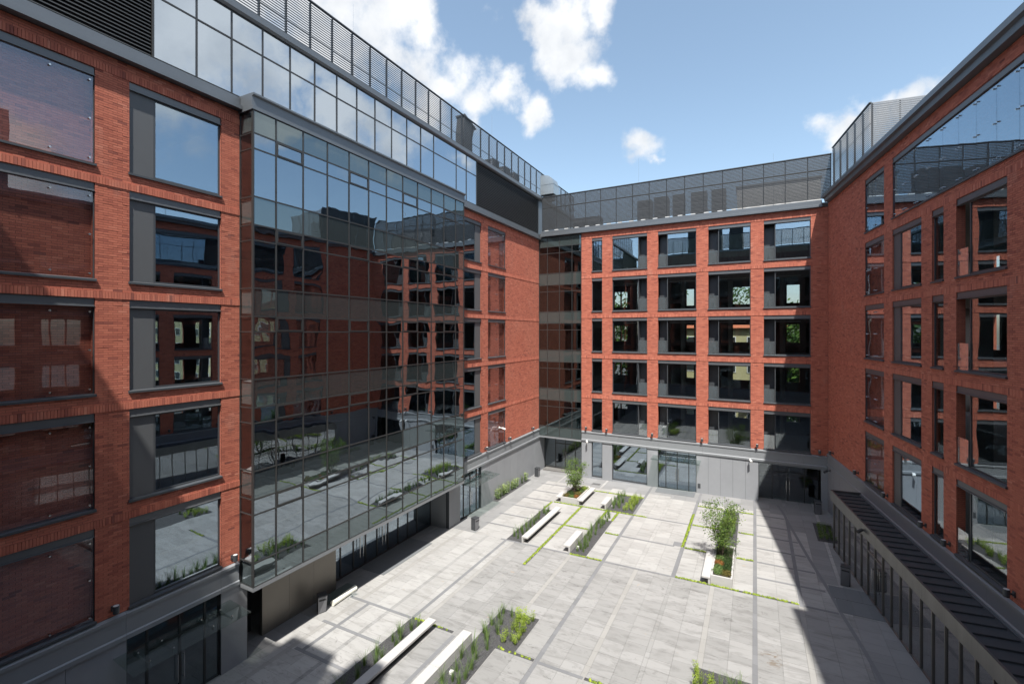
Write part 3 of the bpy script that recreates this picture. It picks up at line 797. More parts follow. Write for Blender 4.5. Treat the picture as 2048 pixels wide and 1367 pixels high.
for c, hs in ((rc_s, HEADS), ((10.5, 20.5), HEADS[4:])):
    for h in hs: z0, z1 = zrow(h); br += courses(c[0], c[1], z0, z1, [], (), -.25)
br = [b if not (b[4] > 0) else (b[0], b[1], b[2], b[3], .008) for b in br]
lay(FR, math.atan2(-.9904, .1385), br, Rw)
core(FR, 0, 24, 4.1, 22.12, rop, Rw)
core(FR, 24, 46, 4.1, 22.12, rop, Rw)
for h in HEADS:
    if h > 21:
        window(Rw, FR, *rc_s, h, 'screen', pane='glass_strong', split=2)
        wo = window(Rw, FR, 10.5, 23.99, h, 'screen', pane='glass_strong', split=12)
    else:
        window(Rw, FR, *rc_s, h, 'screen', pane='glass_screen', split=2)
        window(Rw, FR, *rc_p, h, 'panel', 0, 'glass_strong')
        window(Rw, FR, *rc_n, h, 'plain', pane='glass_window')
        window(Rw, FR, *rc_r, h, 'recess', 0, 'glass_window')
        for c in rcols[4:]: window(Rw, FR, *c, h, 'plain', pane='glass_window')
def FRr(a, d, z): return FR(a, d-8.0, z)
rr = []
for h in HEADS:
    for k in range(12):
        for q in range(3): rr.append((-3.8+3.9*k+.94*q, -2.94+3.9*k+.94*q, h-2.6, h-.45))
core(FRr, -8, 46, -.3, 22.1, rr, Rw, 0, -.3)
for k in range(6):
    z = HEADS[k-1]+.03 if k else 3.3
    one(FR, 0, 46, -7.98, -.285 if k == 0 else -.77, z, z+.46, 'floor_slab', 'interior_ceiling', Rw)
    if k: one(FR, 0, 46, -.765, -.285, z+.02, z+.44, 'slab_edge', 'interior_ceiling', Rw)
for a in (0.2, 30, 46): one(FR, a, a+.2, -7.9, -.3, 4.2, 22.1, 'partition', 'interior_wall', Rw)
MB().box(FR, -6, 46, -8.3, -.3, 22.14, 22.5).build('roof', 'asphalt', Rw)
MB().prism(FR, .35, 46, [(-.3, 22.1), (.3, 22.1), (.34, 22.32), (.48, 22.36), (.48, 22.6), (-.3, 22.64)][::-1]).build('cornice', 'cornice_metal', Rw)
# rooftop screen that turns back across the roof, and a taller roof volume nearer the viewer
screen(Rw, FR, -.25, 6.6, 1.3, 22.8, 26.1, -.35, .115, 24.9, 'blade_dark', .095, .05)
def FRt(a, d, z): return FR(6.64+d, -.4-a, z)
MBs = MB()
for k in range(6):
    a = .05+k*1.3; MBs.box(FRt, a, a+.06, -.13, -.05, 22.6, 26.1)
so = MBs.build('roof_screen', 'dark_metal', Rw)
for k in range(5): blades(FRt, .06+k*1.3, 1.36+k*1.3, 22.8, 26.1, -.03, .12, .08, 'blade_metal', so, th=.05)
one(FR, 28.6, 46, -8, .1, 22.66, 28.0, 'roof_volume', 'cornice_metal', Rw)
base_trim(Rw, FR, .06, 46, 3.6); base_panels(Rw, FR, .06, 46, 1.25)
for a in (1.2, 5.9, 9.95, 13.8, 15.65, 19.35): wall_lamp(Rw, FR, a)
cctv(Rw, FR, .6, .2, 3.0, 'hvac_dark')
rod(Rw, 8.3, 20.6, 22.5, 25.6)

# ================================================================== NEAR WING (behind the camera: it throws the shade at lower left and shows in the glass)
Nw = root('office_building', (-4, -8, 0), 'red brick wing on the near side whose roof shades the left corner', 'building')
nops = []
for h in HEADS:
    for k in range(7): nops.append((-16.6+3.9*k, -13.6+3.9*k, h-3.0, h))
core(FN, -18.1, 11, 4.1, 26.0, nops, Nw, 0, -.3)
m = MB(); m2 = MB()
for (a0, a1, z0, z1) in nops:
    o = one(FN, a0, a1, -.2, -.18, z0, z1, 'pane', 'glass_window', Nw)
one(FN, -18.1, 11, -8, -3, -.3, 26.0, 'rear_block', 'interior_wall', Nw)
one(FN, -18.1, 11, -.3, .02, -.3, 4.09, 'base', 'panel_concrete', Nw)
for h in HEADS+[25.6]: one(FN, -18.1, 11, -2.98, -.31, h+.03, h+.4, 'floor_slab', 'interior_ceiling', Nw)
one(FN, -18.1, 11, -8, .1, 26.02, 26.3, 'coping', 'cornice_metal', Nw)
screen(Nw, FN, -18, 10.9, 1.44, 26.5, 28.85, -.02, .115, 27.3)

for i, (x_, w_, h_) in enumerate(((-8.6, 2.6, 4.7), (-5.4, 1.6, 5.3), (-2.6, 2.0, 4.6))):
    one(P, x_-w_/2, x_+w_/2, -3.6, -2.2, 26.31, 26.3+h_, 'roof_unit', 'hvac_dark', Nw)
# ================================================================== PAVILION along the right wing
Pv = root('pavilion', (5, 24, .1), 'low glass pavilion with dark standing-seam roof and brushed metal fascia', 'pavilion')
PD = 1.6; U0 = 6.55; U1 = 40
def FP(a, d, z): return FR(a, d, z-.02)
one(FP, U0+.02, U1, .06, PD-.1, 3.22, 3.3, 'roof', 'dark_metal', Pv)
u = U0+.5
while u < 34:
    one(FP, u, u+.035, .24, PD-.06, 3.302, 3.36, 'roof_seam', 'dark_metal', Pv); u += .62
u = U0
while u < 34:
    one(FP, u+.003, min(u+1.55, U1)-.003, PD-.09, PD, 2.86, 3.45, 'fascia_panel', 'brushed', Pv); u += 1.55
one(FP, U0-.04, U0-.002, .06, PD, 2.86, 3.44, 'fascia_panel', 'brushed', Pv)
one(FP, U0+.1, 34, .1, .2, 3.301, 3.36, 'gutter', 'cornice_metal', Pv)
lines = []; u = U0+.1; k = 0
while u < 30: lines.append(u); u += .86
m = MB(); t = .05
for a in lines: m.box(FP, a-t/2, a+t/2, PD-.22, PD-.12, -.0, 2.855)
m.box(FP, U0+.1, 30, PD-.215, PD-.125, 0, .06); m.box(FP, U0+.1, 30, PD-.215, PD-.125, 2.78, 2.85)
fr = m.build('glazing_frame', 'mullion_bronze', Pv)
for i, (a, b) in enumerate(zip(lines, lines[1:])):
    one(FP, a+t/2-.004, b-t/2+.004, PD-.18, PD-.165, .055, 2.79, 'pane', 'glass_pavilion', fr)
    if i in (6, 7): 
        MB().box(FP, a+t/2, b-t/2, PD-.2, PD-.13, 2.2, 2.25).build('door_rail', 'mullion_bronze', fr)
        c = b-.1 if i == 6 else a+.1
        MB().tube(FP(c, PD-.05, .6), FP(c, PD-.05, 1.7), .018).tube(FP(c, PD-.16, .7), FP(c, PD-.05, .7), .01).tube(FP(c, PD-.16, 1.6), FP(c, PD-.05, 1.6), .01).build('handle', 'steel', fr)
one(FP, U0+.1, 30, .03, .05, 0, 3.2, 'inner_wall', 'interior_wall', Pv)
one(FP, U0+.1, U0+.13, .06, PD-.2, 0, 2.85, 'end_pane', 'glass_pavilion', Pv)
cctv(Pv, FP, 11.7, PD+.05, 3.15, 'hvac_dark')

# ================================================================== GROUND
go = MB().face([(-700, -700, -.62), (700, -700, -.62), (700, 700, -.62), (-700, 700, -.62)]).build('ground', 'asphalt'); tag(go, 'dark ground around the buildings', 'ground', kind='structure')
pv = MB().quadbox(FG, (-20.4, 14), (-2.0, 41.3), (-.25, 0)).build('paving', 'joint'); tag(pv, 'pale stone paving of the courtyard with grey bands', 'paving', kind='structure')
SLOPE = -math.atan(.0195)
slabs = []; rs = random.Random(11)
PER = 3.83; X0 = .02
def add_slab(x0, x1, y0, y1, mat): slabs.append((x0, x1, y0, y1, mat, rs.random()))
for k in range(-6, 4):
    bx = X0+k*PER; e = [bx+.09, bx+.09+.8575, bx+.09+1.715, bx+.09+1.715+.22, bx+.09+1.715+.22+.8575, bx+PER-.09]
    for j in range(-13, 9):
        y0 = 25.34+1.84*j
        for ci in range(5):
            a, b = e[ci], e[ci+1]
            if b < -20.2 or a > 12: continue
            strip = ci == 2
            ys = [y0, y0+.92, y0+1.84] if strip or rs.random() < .55 else ([y0, y0+.613, y0+1.227, y0+1.84] if rs.random() < .6 else [y0, y0+.46, y0+1.38, y0+1.84])
            for q0, q1 in zip(ys, ys[1:]):
                ym = (q0+q1)/2; xm = (a+b)/2
                if ym > 41.2: continue
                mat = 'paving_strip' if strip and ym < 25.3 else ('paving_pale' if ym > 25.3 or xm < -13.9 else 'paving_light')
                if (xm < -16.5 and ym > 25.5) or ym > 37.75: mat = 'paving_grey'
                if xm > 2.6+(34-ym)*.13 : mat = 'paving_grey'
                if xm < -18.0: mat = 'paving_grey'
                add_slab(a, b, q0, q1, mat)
        # between the cells: a slim dark run where a band lies, pale slabs elsewhere
        for q0, q1 in ((y0, y0+.92), (y0+.92, y0+1.84)):
            if bx > -20 and bx < 12 and q1 < 41.2: add_slab(bx-.09, bx+.09, q0, q1, ('paving_pale' if q0 > 25.3 else 'paving_light') if bx < -7.8 or bx > 3 or (bx < -3 and bx > -4 and q0 < 25.2) else 'paving_band')
shown = []
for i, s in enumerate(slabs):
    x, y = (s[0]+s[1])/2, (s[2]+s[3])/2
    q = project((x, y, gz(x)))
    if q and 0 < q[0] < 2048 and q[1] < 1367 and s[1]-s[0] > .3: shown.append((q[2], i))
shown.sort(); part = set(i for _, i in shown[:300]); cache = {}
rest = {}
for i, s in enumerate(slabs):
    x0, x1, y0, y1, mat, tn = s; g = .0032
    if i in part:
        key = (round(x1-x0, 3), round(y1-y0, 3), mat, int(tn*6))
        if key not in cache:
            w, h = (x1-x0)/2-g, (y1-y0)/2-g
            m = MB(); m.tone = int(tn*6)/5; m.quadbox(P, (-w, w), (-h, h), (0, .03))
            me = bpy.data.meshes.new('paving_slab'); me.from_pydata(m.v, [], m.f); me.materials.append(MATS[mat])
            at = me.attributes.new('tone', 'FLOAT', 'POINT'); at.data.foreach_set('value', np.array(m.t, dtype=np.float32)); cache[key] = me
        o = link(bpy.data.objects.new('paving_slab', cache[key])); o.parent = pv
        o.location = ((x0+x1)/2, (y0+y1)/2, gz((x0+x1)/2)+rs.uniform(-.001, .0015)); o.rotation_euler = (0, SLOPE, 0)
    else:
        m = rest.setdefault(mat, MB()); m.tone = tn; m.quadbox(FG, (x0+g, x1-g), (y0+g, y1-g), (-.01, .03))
for mat, m in rest.items(): m.build('far_slabs', mat, pv, kind='stuff')

def band(x0, x1, y0, y1, z=.034, mat='paving_band', name='paving_band'):
    m = MB(); L = max(x1-x0, y1-y0); n = max(1, int(L/.6)); alongx = (x1-x0) > (y1-y0)
    for k in range(n):
        f0, f1 = k/n, (k+1)/n; m.tone = rs.random()
        if alongx: m.quadbox(FG, (x0+(x1-x0)*f0+.002, x0+(x1-x0)*f1-.002), (y0, y1), (.0, z))
        else: m.quadbox(FG, (x0, x1), (y0+(y1-y0)*f0+.002, y0+(y1-y0)*f1-.002), (.0, z))
    return m.build(name, mat, pv)
W = .09
for x, y0, y1 in ((-7.63, 6, 37.7), (-3.84, 25.3, 29.1), (-3.84, 34.7, 37.7), (.02, 6, 37.7), (-13.92, 16.4, 25.3), (-16.6, 12.5, 16.3), (-11.5, 8, 16.2), (1.96, 25.2, 36.2)):
    band(x-W, x+W, y0, y1)
for y, x0, x1 in ((25.33, -14.3, -9.66), (25.33, -7.53, -3.93), (29.03, -12.42, -11.6), (29.03, -7.53, -4.3), (32.75, -16.5, -14.0), (32.75, -6.7, -3.93), (36.5, -16.5, -13.95),
                  (29.03, -16.5, -14.0), (30.9, -16.5, -14.0), (34.6, -16.5, -14.0), (27.18, -16.5, -14.0), (16.35, -17.9, -14.0), (16.35, -7.53, -5.7), (14.38, -17.5, -14.0), (12.58, -17.0, -14.0),
                  (27.18, .12, 1.87), (29.03, .12, 1.87), (30.9, .12, 1.87), (32.75, .12, 1.87), (34.6, .12, 1.87), (36.5, .12, 1.8), (25.33, 2.06, 3.4), (27.2, 2.06, 3.1), (29.03, 2.06, 2.85), (30.9, 2.06, 2.6), (32.75, 2.06, 2.35)):
    band(x0, x1, y-.075, y+.075, .038)
band(-4.4, -3.94, 29.12, 29.7, .039)
def ribbon(pts, w, z, name):
    m = MB(); m.tone = .5
    for (x0, y0), (x1, y1) in zip(pts, pts[1:]):
        d = Vector((x1-x0, y1-y0)).normalized(); n = Vector((-d.y, d.x))*w/2
        q = [(x0+n.x, y0+n.y), (x1+n.x, y1+n.y), (x1-n.x, y1-n.y), (x0-n.x, y0-n.y)]
        m.face([(x, y, gz(x)+z) for x, y in q][::-1])
    return m.build(name, 'paving_band', pv)
ribbon([(1.96, 36.2), (1.9, 37.0), (1.75, 38.0), (1.5, 39.2)], .18, .0385, 'paving_band')
ribbon([(2.0, 36.0), (2.72, 30.75), (3.23, 27.55), (3.5, 25.4), (3.88, 23.0), (4.6, 17.5)], .16, .0425, 'paving_band')
band(-19.7, -17.85, 18.6, 22.86, .045, 'paving_mat', 'entrance_mat'); band(3.3, 5.2, 26.75, 27.95, .045, 'paving_mat', 'entrance_mat'); band(3.45, 5.3, 25.5, 26.7, .045, 'paving_mat', 'entrance_mat')
band(-7.2, -4.2, 38.35, 39.5, .045, 'paving_mat', 'entrance_mat')
one(FG, -12.45, -11.75, 38.0, 38.45, .0, .042, 'drain_cover', 'drain_metal', pv)

# gravel beds
def bed(x0, x1, y0, y1, label):
    o = MB().quadbox(FG, (x0, x1), (y0, y1), (-.01, .042)).build('gravel_bed', 'gravel'); tag(o, label, 'gravel', kind='stuff'); return o
bed(-13.95, -12.86, 25.4, 31.1, 'dark gravel bed left of the long white bench')
bed(-9.66, -8.68, 25.4, 31.05, 'dark gravel bed right of the short middle bench')
bed(-9.68, -7.72, 32.85, 36.4, 'dark gravel bed with lime plants at the far end')
bed(-1.98, -.96, 29.5, 36.45, 'dark gravel bed behind the right planter')
bed(-10.54, -8.64, 16.44, 18.86, 'wide end of the dark gravel bed in the foreground')
bed(-10.54, -9.48, 6, 16.44, 'narrow arm of the foreground gravel bed beside the white bench')
bed(-13.96, -12.86, 6, 16.3, 'dark gravel bed left of the near long bench')
bed(-2.0, .0, 12, 18.86, 'gravel bed cut by the bottom edge of the picture')
bed(3.45, 4.5, 33.6, 36.6, 'small shaded gravel bed beside the pavilion corner')
bed(-18.19, -17.75, 30.9, 37.0, 'narrow gravel strip at the foot of the left wall')

def dome(m, c, r, h, n=7):
    m.tone = rs.random(); i = len(m.v); c = Vector(c)
    for ring, (rr, zz) in enumerate(((1, 0), (.82, .6), (.4, .95))):
        for k in range(n):
            th = 2*math.pi*(k+.5*ring)/n; q = r*rr*rs.uniform(.75, 1.2); m.v.append((c.x+q*math.cos(th), c.y+q*math.sin(th), c.z+h*zz*rs.uniform(.7, 1.25)))
    m.v.append((c.x, c.y, c.z+h))
    for g in range(2):
        for k in range(n): m.f.append((i+g*n+k, i+g*n+(k+1) % n, i+(g+1)*n+(k+1) % n, i+(g+1)*n+k))
    for k in range(n): m.f.append((i+2*n+k, i+2*n+(k+1) % n, i+3*n))
    m.t += [min(1, max(0, m.tone+rs.uniform(-.2, .2))) for _ in range(3*n+1)]
def moss(x0, x1, y0, y1, label, dens=1.0, gap=.0):
    m = MB(); m.tone = .3; m2 = MB(); L = max(x1-x0, y1-y0); alongx = (x1-x0) > (y1-y0)
    st = .085/dens; n = int(L/st)
    for k in range(n):
        if rs.random() < gap: continue
        for _ in range(2):
            f = (k+rs.random())/n
            x, y = (x0+(x1-x0)*f, rs.uniform(y0+.03, y1-.03)) if alongx else (rs.uniform(x0+.03, x1-.03), y0+(y1-y0)*f)
            r = rs.uniform(.035, .06); dome(m, (x, y, gz(x)+.036), r, rs.uniform(.03, .065), 6)
            for b in range(4):
                th = rs.uniform(0, 6.28); q = rs.uniform(.01, .06); px, py = x+q*math.cos(th), y+q*math.sin(th); hh = rs.uniform(.05, .1)
                m.tone = rs.random(); dx, dy = rs.uniform(-.03, .03), rs.uniform(-.03, .03)
                m.face([(px-.009, py, gz(x)+.04), (px+.009, py+.006, gz(x)+.04), (px+dx, py+dy, gz(x)+.04+hh)])
    o = m.build('moss_strip', 'leaf_moss', smooth=False); tag(o, label, 'moss', kind='stuff')
    b = MB().quadbox(FG, (x0, x1), (y0, y1), (-.01, .0405)).build('joint_bed', 'gravel', o)
w = .085
moss(-11.5-w, -11.5+w, 23.0, 32.66, 'long moss joint running away from the viewer between the benches')
moss(-9.55-w, -9.55+w, 31.1, 32.66, 'left of two short moss joints at the far end of the middle bed', 1.1)
moss(-8.72-w, -8.72+w, 31.05, 32.66, 'right of two short moss joints at the far end of the middle bed', 1.1)
moss(-3.84-w, -3.84+w, 29.12, 34.7, 'bright moss joint in the grey band left of the right planter', 1.2)
moss(-13.9-w, -13.9+w, 31.15, 32.66, 'short moss joint beyond the long bench bed')
w = .07
moss(-13.75, -6.73, 32.75-w, 32.75+w, 'long cross moss joint in front of the left planter')
moss(-11.44, -9.76, 29.03-w, 29.03+w, 'cross moss joint behind the short middle bench')
moss(-8.6, -7.75, 29.03-w, 29.03+w, 'short moss joint between middle bed and long grey band')
moss(-9.6, -7.75, 25.34-w, 25.34+w, 'moss joint at the near end of the middle gravel bed')
moss(-3.72, 1.84, 25.36-w, 25.36+w, 'long moss joint in front of the right planter', 1.1, .1)
moss(-3.7, -2.5, 29.03-w, 29.03+w, 'short moss joint left of the right planter bench')
moss(-3.7, -2.0, 32.75-w, 32.75+w, 'middle moss joint left of the right gravel bed')
moss(-.9, -.08, 32.78-w, 32.78+w, 'short moss joint right of the right gravel bed')
moss(-.9, -.08, 29.03-w, 29.03+w, 'short moss joint behind the right planter')
moss(-3.7, -2.0, 36.5-w, 36.5+w, 'farthest moss joint left of the right gravel bed')
moss(-.95, -.05, 36.5-w, 36.5+w, 'farthest moss joint right of the right gravel bed')
moss(-11.7, -7.72, 36.5-w, 36.5+w, 'far moss joint behind the lime plants')
moss(-13.94, -11.65, 16.36-w, 16.36+w, 'sparse moss joint across the end of the near long bench', .6, .45)
moss(-9.5, -7.75, 16.38-w, 16.38+w, 'sparse moss joint right of the foreground gravel bed', .6, .45)
moss(-5.64, -3.9, 16.36-w, 16.36+w, 'sparse moss joint at the bottom edge of the picture', .6, .45)

# ================================================================== BENCHES, PLANTERS, BINS
def FBn(a, d, z): return FG(a, d, z)
H = .44
def bench(x0, x1, y0, y1, side, label, joints=()):
    """folded concrete bench: a seat slab over one upright; side -1 upright at low X, +1 at high X"""
    r = root('bench', ((x0+x1)/2, (y0+y1)/2, gz((x0+x1)/2)), label, 'bench', 'white concrete benches')
    ys = [y0]+list(joints)+[y1]
    for a, b in zip(ys, ys[1:]):
        one(FG, x0, x1, a+.003, b-.003, H-.1, H, 'seat', 'white_concrete', r, bevel=.012)
        u0, u1 = (x0, x0+.1) if side < 0 else (x1-.1, x1)
        one(FG, u0, u1, a+.003, b-.003, .02, H-.101, 'upright', 'white_concrete', r, bevel=.01)
    one(FG, x0+.13 if side < 0 else x0+.2, x1-.2 if side < 0 else x1-.13, y0+.3, y1-.3, .02, .05, 'foot', 'dark_metal', r)
    return r
bench(-12.85, -12.42, 25.38, 30.95, -1, 'long white concrete bench beside the grass bed at middle left', (28.2,))
bench(-10.08, -9.66, 25.42, 27.75, 1, 'short white bench at the near end of the middle gravel bed')
bench(-10.08, -9.68, 32.9, 34.5, 1, 'smallest white bench, beside the far lime plants')
bench(-12.87, -12.45, 8.5, 16.22, -1, 'long white bench in the foreground, nearest the glass bay', (11.2, 13.9))
bench(-10.98, -10.55, 8.5, 16.2, 1, 'foreground white bench with a tall white back face beside the gravel', (11.2, 13.9))
def planter(x0, x1, y0, y1, bs, by0, by1, label, nub=None):
    r = root('planter', ((x0+x1)/2, (y0+y1)/2, gz((x0+x1)/2)), label, 'planter', 'white concrete planters'); t = .09
    for q in ((x0, x1, y0, y0+t), (x0, x1, y1-t, y1), (x0, x0+t, y0+t+.002, y1-t-.002), (x1-t, x1, y0+t+.002, y1-t-.002)):
        one(FG, *q, .0, .5, 'planter_wall', 'white_concrete', r, bevel=.012)
    one(FG, x0+t+.003, x1-t-.003, y0+t+.003, y1-t-.003, .1, .42, 'soil', 'soil', r)
    s0, s1 = (x0-.42, x0-.005) if bs < 0 else (x1+.005, x1+.42)
    one(FG, s0, s1, by0, by1, H-.09, H, 'seat', 'white_concrete', r, bevel=.012)
    e0, e1 = (s1-.1, s1) if bs < 0 else (s0, s0+.1)
    one(FG, e0, e1, by0+.02, by1-.02, .02, H-.092, 'seat_support', 'white_concrete', r)
    if nub: one(FG, x0-.42, x0-.005, nub[0], nub[1], H-.09, H, 'seat', 'white_concrete', r, bevel=.012)
    return r
planter(-13.25, -11.88, 32.86, 36.0, 1, 32.86, 36.1, 'white planter with a small tree beside the far left benches', (32.9, 34.2))
planter(-2.0, -.98, 25.48, 29.4, -1, 25.3, 28.3, 'white planter with a small tree and coloured shrubs on the right')

def bin_(x, y, rz, label, tall=.78):
    r = root('litter_bin', (x, y, gz(x)+.03), label, 'litter bin', 'dark metal litter bins')
    c, s = math.cos(rz), math.sin(rz)
    def T(a, d, z): return (x+a*c-d*s, y+a*s+d*c, z+gz(x)+.032)
    w, dp, h = .2, .19, tall
    m = MB(); i = 0
    def hexa(pts, name, mat):
        mm = MB(); mm.v = [T(*p) for p in pts]; mm.f = [(0, 3, 2, 1), (4, 5, 6, 7), (0, 1, 5, 4), (1, 2, 6, 5), (2, 3, 7, 6), (3, 0, 4, 7)]; return mm.build(name, mat, r, bevel=.006)
    hexa([(-w, -dp, 0), (w, -dp+.08, 0), (w, dp, 0), (-w, dp, 0), (-w, -dp, h), (w, -dp, h), (w, dp, h), (-w, dp, h)], 'body', 'bin_metal')
    hexa([(-w-.004, -dp-.012, .03), (w-.05, -dp+.03, .03), (w-.05, -dp+.045, .03), (-w-.004, -dp-.002, .03), (-w-.004, -dp-.012, h-.02), (w, -dp-.012, h-.02), (w, -dp-.002, h-.02), (-w-.004, -dp-.002, h-.02)], 'front_plate', 'bin_face')
    hexa([(-w+.04, -dp-.02, h-.2), (w-.04, -dp-.02, h-.2), (w-.04, -dp-.005, h-.2), (-w+.04, -dp-.005, h-.2), (-w+.04, -dp-.02, h-.12), (w-.04, -dp-.02, h-.12), (w-.04, -dp-.005, h-.12), (-w+.04, -dp-.005, h-.12)], 'slot', 'hvac_dark')
    hexa([(-w-.01, -dp-.015, h+.001), (w+.01, -dp-.015, h+.001), (w+.01, dp+.01, h+.001), (-w-.01, dp+.01, h+.001), (-w-.01, -dp-.015, h+.03), (w+.01, -dp-.015, h+.03), (w+.01, dp+.01, h+.03), (-w-.01, dp+.01, h+.03)], 'lid', 'bin_metal')
bin_(-18.15, 14.85, R(60), 'dark litter bin with light face below the glass bay, beside foam boards')
bin_(-16.55, 25.8, R(80), 'dark litter bin on the paving near the far end of the glass bay')
bin_(-17.65, 38.1, R(85), 'dark litter bin in the far left corner by the stair glazing')
bin_(3.95, 38.6, R(5), 'dark litter bin in front of the far right door', .9)
bin_(4.08, 28.35, R(-10), 'black litter bin in the shade beside the pavilion doors', .95)
# bundle of foam boards and wrapping
fr = root('foam_boards', (-18.2, 16, gz(-18.2)), 'white foam pipe sections and dark board with plastic wrap beside the bin', 'building waste')
MB().tube((-18.02, 15.35, gz(-18)+.17), (-18.1, 16.85, gz(-18)+.17), .13, .13, 12).build('foam_tube', 'foam', fr)
one(FG, -18.8, -18.3, 15.3, 16.95, .034, .2, 'dark_board', 'green_sheet', fr)
m = MB()
for k in range(14):
    a = rs.uniform(0, 6.28); p = Vector((-18.0+rs.uniform(-.2, .25), 16.4+rs.uniform(-.35, .35), gz(-18)+.05))
    m.face([p+Vector((rs.uniform(-.16, .16), rs.uniform(-.16, .16), rs.uniform(0, .1))) for _ in range(3)])
m.build('plastic_wrap', 'glass_guard', fr)
def glight(x, y, label):
    r = root('garden_light', (x, y, gz(x)+.04), label, 'garden light', 'low garden lights'); one(FG, x-.07, x+.07, y-.07, y+.07, .04, .16, 'housing', 'white_paint', r, bevel=.01); MB().box(FG, x-.03, x+.03, y-.03, y+.03, .0, .045).build('stem', 'dark_metal', r)
glight(-10.25, 14.3, 'white garden light in the foreground gravel bed'); glight(-9.45, 26.2, 'white garden light beside the short middle bench'); glight(-9.4, 33.7, 'white garden light beside the smallest bench')

# ================================================================== PLANTS
def meshdata(m, name, mat, smooth=False):
    me = bpy.data.meshes.new(name); me.from_pydata([tuple(v) for v in m.v], [], m.f); me.materials.append(MATS[mat])
    at = me.attributes.new('tone', 'FLOAT', 'POINT'); at.data.foreach_set('value', np.array(m.t, dtype=np.float32)); return me
def tuft(seed, h=.55, n=34, spread=.45, mat='leaf_grass'):
    r = random.Random(seed); m = MB()
    for k in range(n):
        th = r.uniform(0, 6.28); b = Vector((math.cos(th), math.sin(th), 0))*r.uniform(0, .08); hh = h*r.uniform(.3, 1.15); lean = r.uniform(.02, spread)*hh
        d = Vector((math.cos(th+r.uniform(-.6, .6)), math.sin(th), 0)); s = Vector((-d.y, d.x, 0)); w = r.uniform(.003, .007); m.tone = r.random()
        p = [b, b+d*lean*.25+Vector((0, 0, hh*.5)), b+d*lean*.65+Vector((0, 0, hh*.85)), b+d*lean*1.2+Vector((0, 0, hh))]
        ww = [w, w, w*.7, .001]; i = len(m.v)
        for q, x in zip(p, ww): m.v += [q-s*x, q+s*x]
        m.t += [m.tone]*8; m.f += [(i+2*j, i+2*j+1, i+2*j+3, i+2*j+2) for j in range(3)]
    return meshdata(m, 'grass_blades', mat)
def leafy(seed, h=.5, stems=7, leaves=26, ls=.035, spread=.2, mat='leaf_lime'):
    r = random.Random(seed); m = MB()
    for k in range(stems):
        th = r.uniform(0, 6.28); top = Vector((math.cos(th)*spread*r.random(), math.sin(th)*spread*r.random(), h*r.uniform(.65, 1.05)))
        m.tone = .2; s = Vector((-.004, .002, 0)); i = len(m.v); b = top*.25; b.z = 0; m.v += [b-s, b+s, top]; m.t += [.2]*3; m.f.append((i, i+1, i+2))
        for j in range(leaves):
            f = r.uniform(.12, 1.02); c = b.lerp(top, f)+Vector((r.gauss(0, .03), r.gauss(0, .03), r.gauss(0, .015)))
            d = Vector((r.gauss(0, 1), r.gauss(0, 1), r.uniform(.1, 1.2))).normalized(); u = d.orthogonal().normalized()*ls*.35; L = ls*r.uniform(.7, 1.5); m.tone = min(1, max(0, .25+.5*f+r.uniform(-.3, .3)))
            m.face([c, c+d*L*.5+u, c+d*L, c+d*L*.5-u])
    return meshdata(m, 'foliage', mat)
def ball(seed, r0=.2, n=420, ls=.04, mat='leaf_dark', zs=.8):
    r = random.Random(seed); m = MB()
    for k in range(n):
        d = Vector((r.gauss(0, 1), r.gauss(0, 1), r.gauss(0, 1))).normalized(); d.z = abs(d.z)*.95-.05
        q = r0*(r.random()**.35)*(1+.22*math.sin(5*d.x+seed)*math.cos(4*d.y)); c = Vector((d.x*q, d.y*q, (d.z*q+.1*r0)*zs+.02))
        nn = (d+Vector((r.gauss(0, .6), r.gauss(0, .6), r.gauss(0, .6)))).normalized(); u = nn.orthogonal().normalized(); v = nn.cross(u); L = ls*r.uniform(.6, 1.3); m.tone = r.random()
        m.face([c-u*L*.5, c+v*L*.3, c+u*L*.6, c-v*L*.3])
    return meshdata(m, 'foliage', mat)
TUFT = [tuft(k, .55, 52, .5) for k in range(8)]; LIME = [leafy(20+k, .5, 10, 24, .036, .2) for k in range(5)]; IVY = [leafy(40+k, .8, 6, 34, .07, .18, 'leaf_ivy') for k in range(3)]
LOW = [leafy(60+k, .22, 6, 18, .04, .14, 'leaf_grass') for k in range(2)]
ORD = 'first second third fourth fifth sixth seventh eighth ninth tenth eleventh twelfth thirteenth fourteenth fifteenth sixteenth seventeenth eighteenth nineteenth twentieth twenty-first twenty-second twenty-third twenty-fourth twenty-fifth twenty-sixth twenty-seventh twenty-eighth twenty-ninth thirtieth'.split()
def put(name, me, x, y, z, s, label, cat, group, rot=None, sz=None):
    o = link(bpy.data.objects.new(name, me)); o.location = (x, y, z); o.rotation_euler = (rs.uniform(-.06, .06), rs.uniform(-.06, .06), rs.uniform(0, 6.28) if rot is None else rot)
    o.scale = (s, s, sz or s); tag(o, label, cat, group); return o
def scatter(n, x0, x1, y0, y1, data, name, label, cat, group, s0=.8, s1=1.15, mind=.28):
    pts = []; tries = 0
    while len(pts) < n and tries < 4000:
        tries += 1; p = (rs.uniform(x0, x1), rs.uniform(y0, y1))
        if all((p[0]-q[0])**2+(p[1]-q[1])**2 > mind**2 for q in pts): pts.append(p)
    pts.sort(key=lambda p: p[1])
    for k, (x, y) in enumerate(pts): put(name, rs.choice(data), x, y, gz(x)+.04, rs.uniform(s0, s1), label+', '+ORD[k]+' nearest', cat, group)
T_, L_ = 'grass tuft', 'shrub'
scatter(16, -13.75, -13.05, 25.7, 30.9, TUFT, 'grass_tuft', 'green grass tuft in the bed left of the middle long bench', T_, 'grass tufts left of the middle long bench', .75, 1.1)
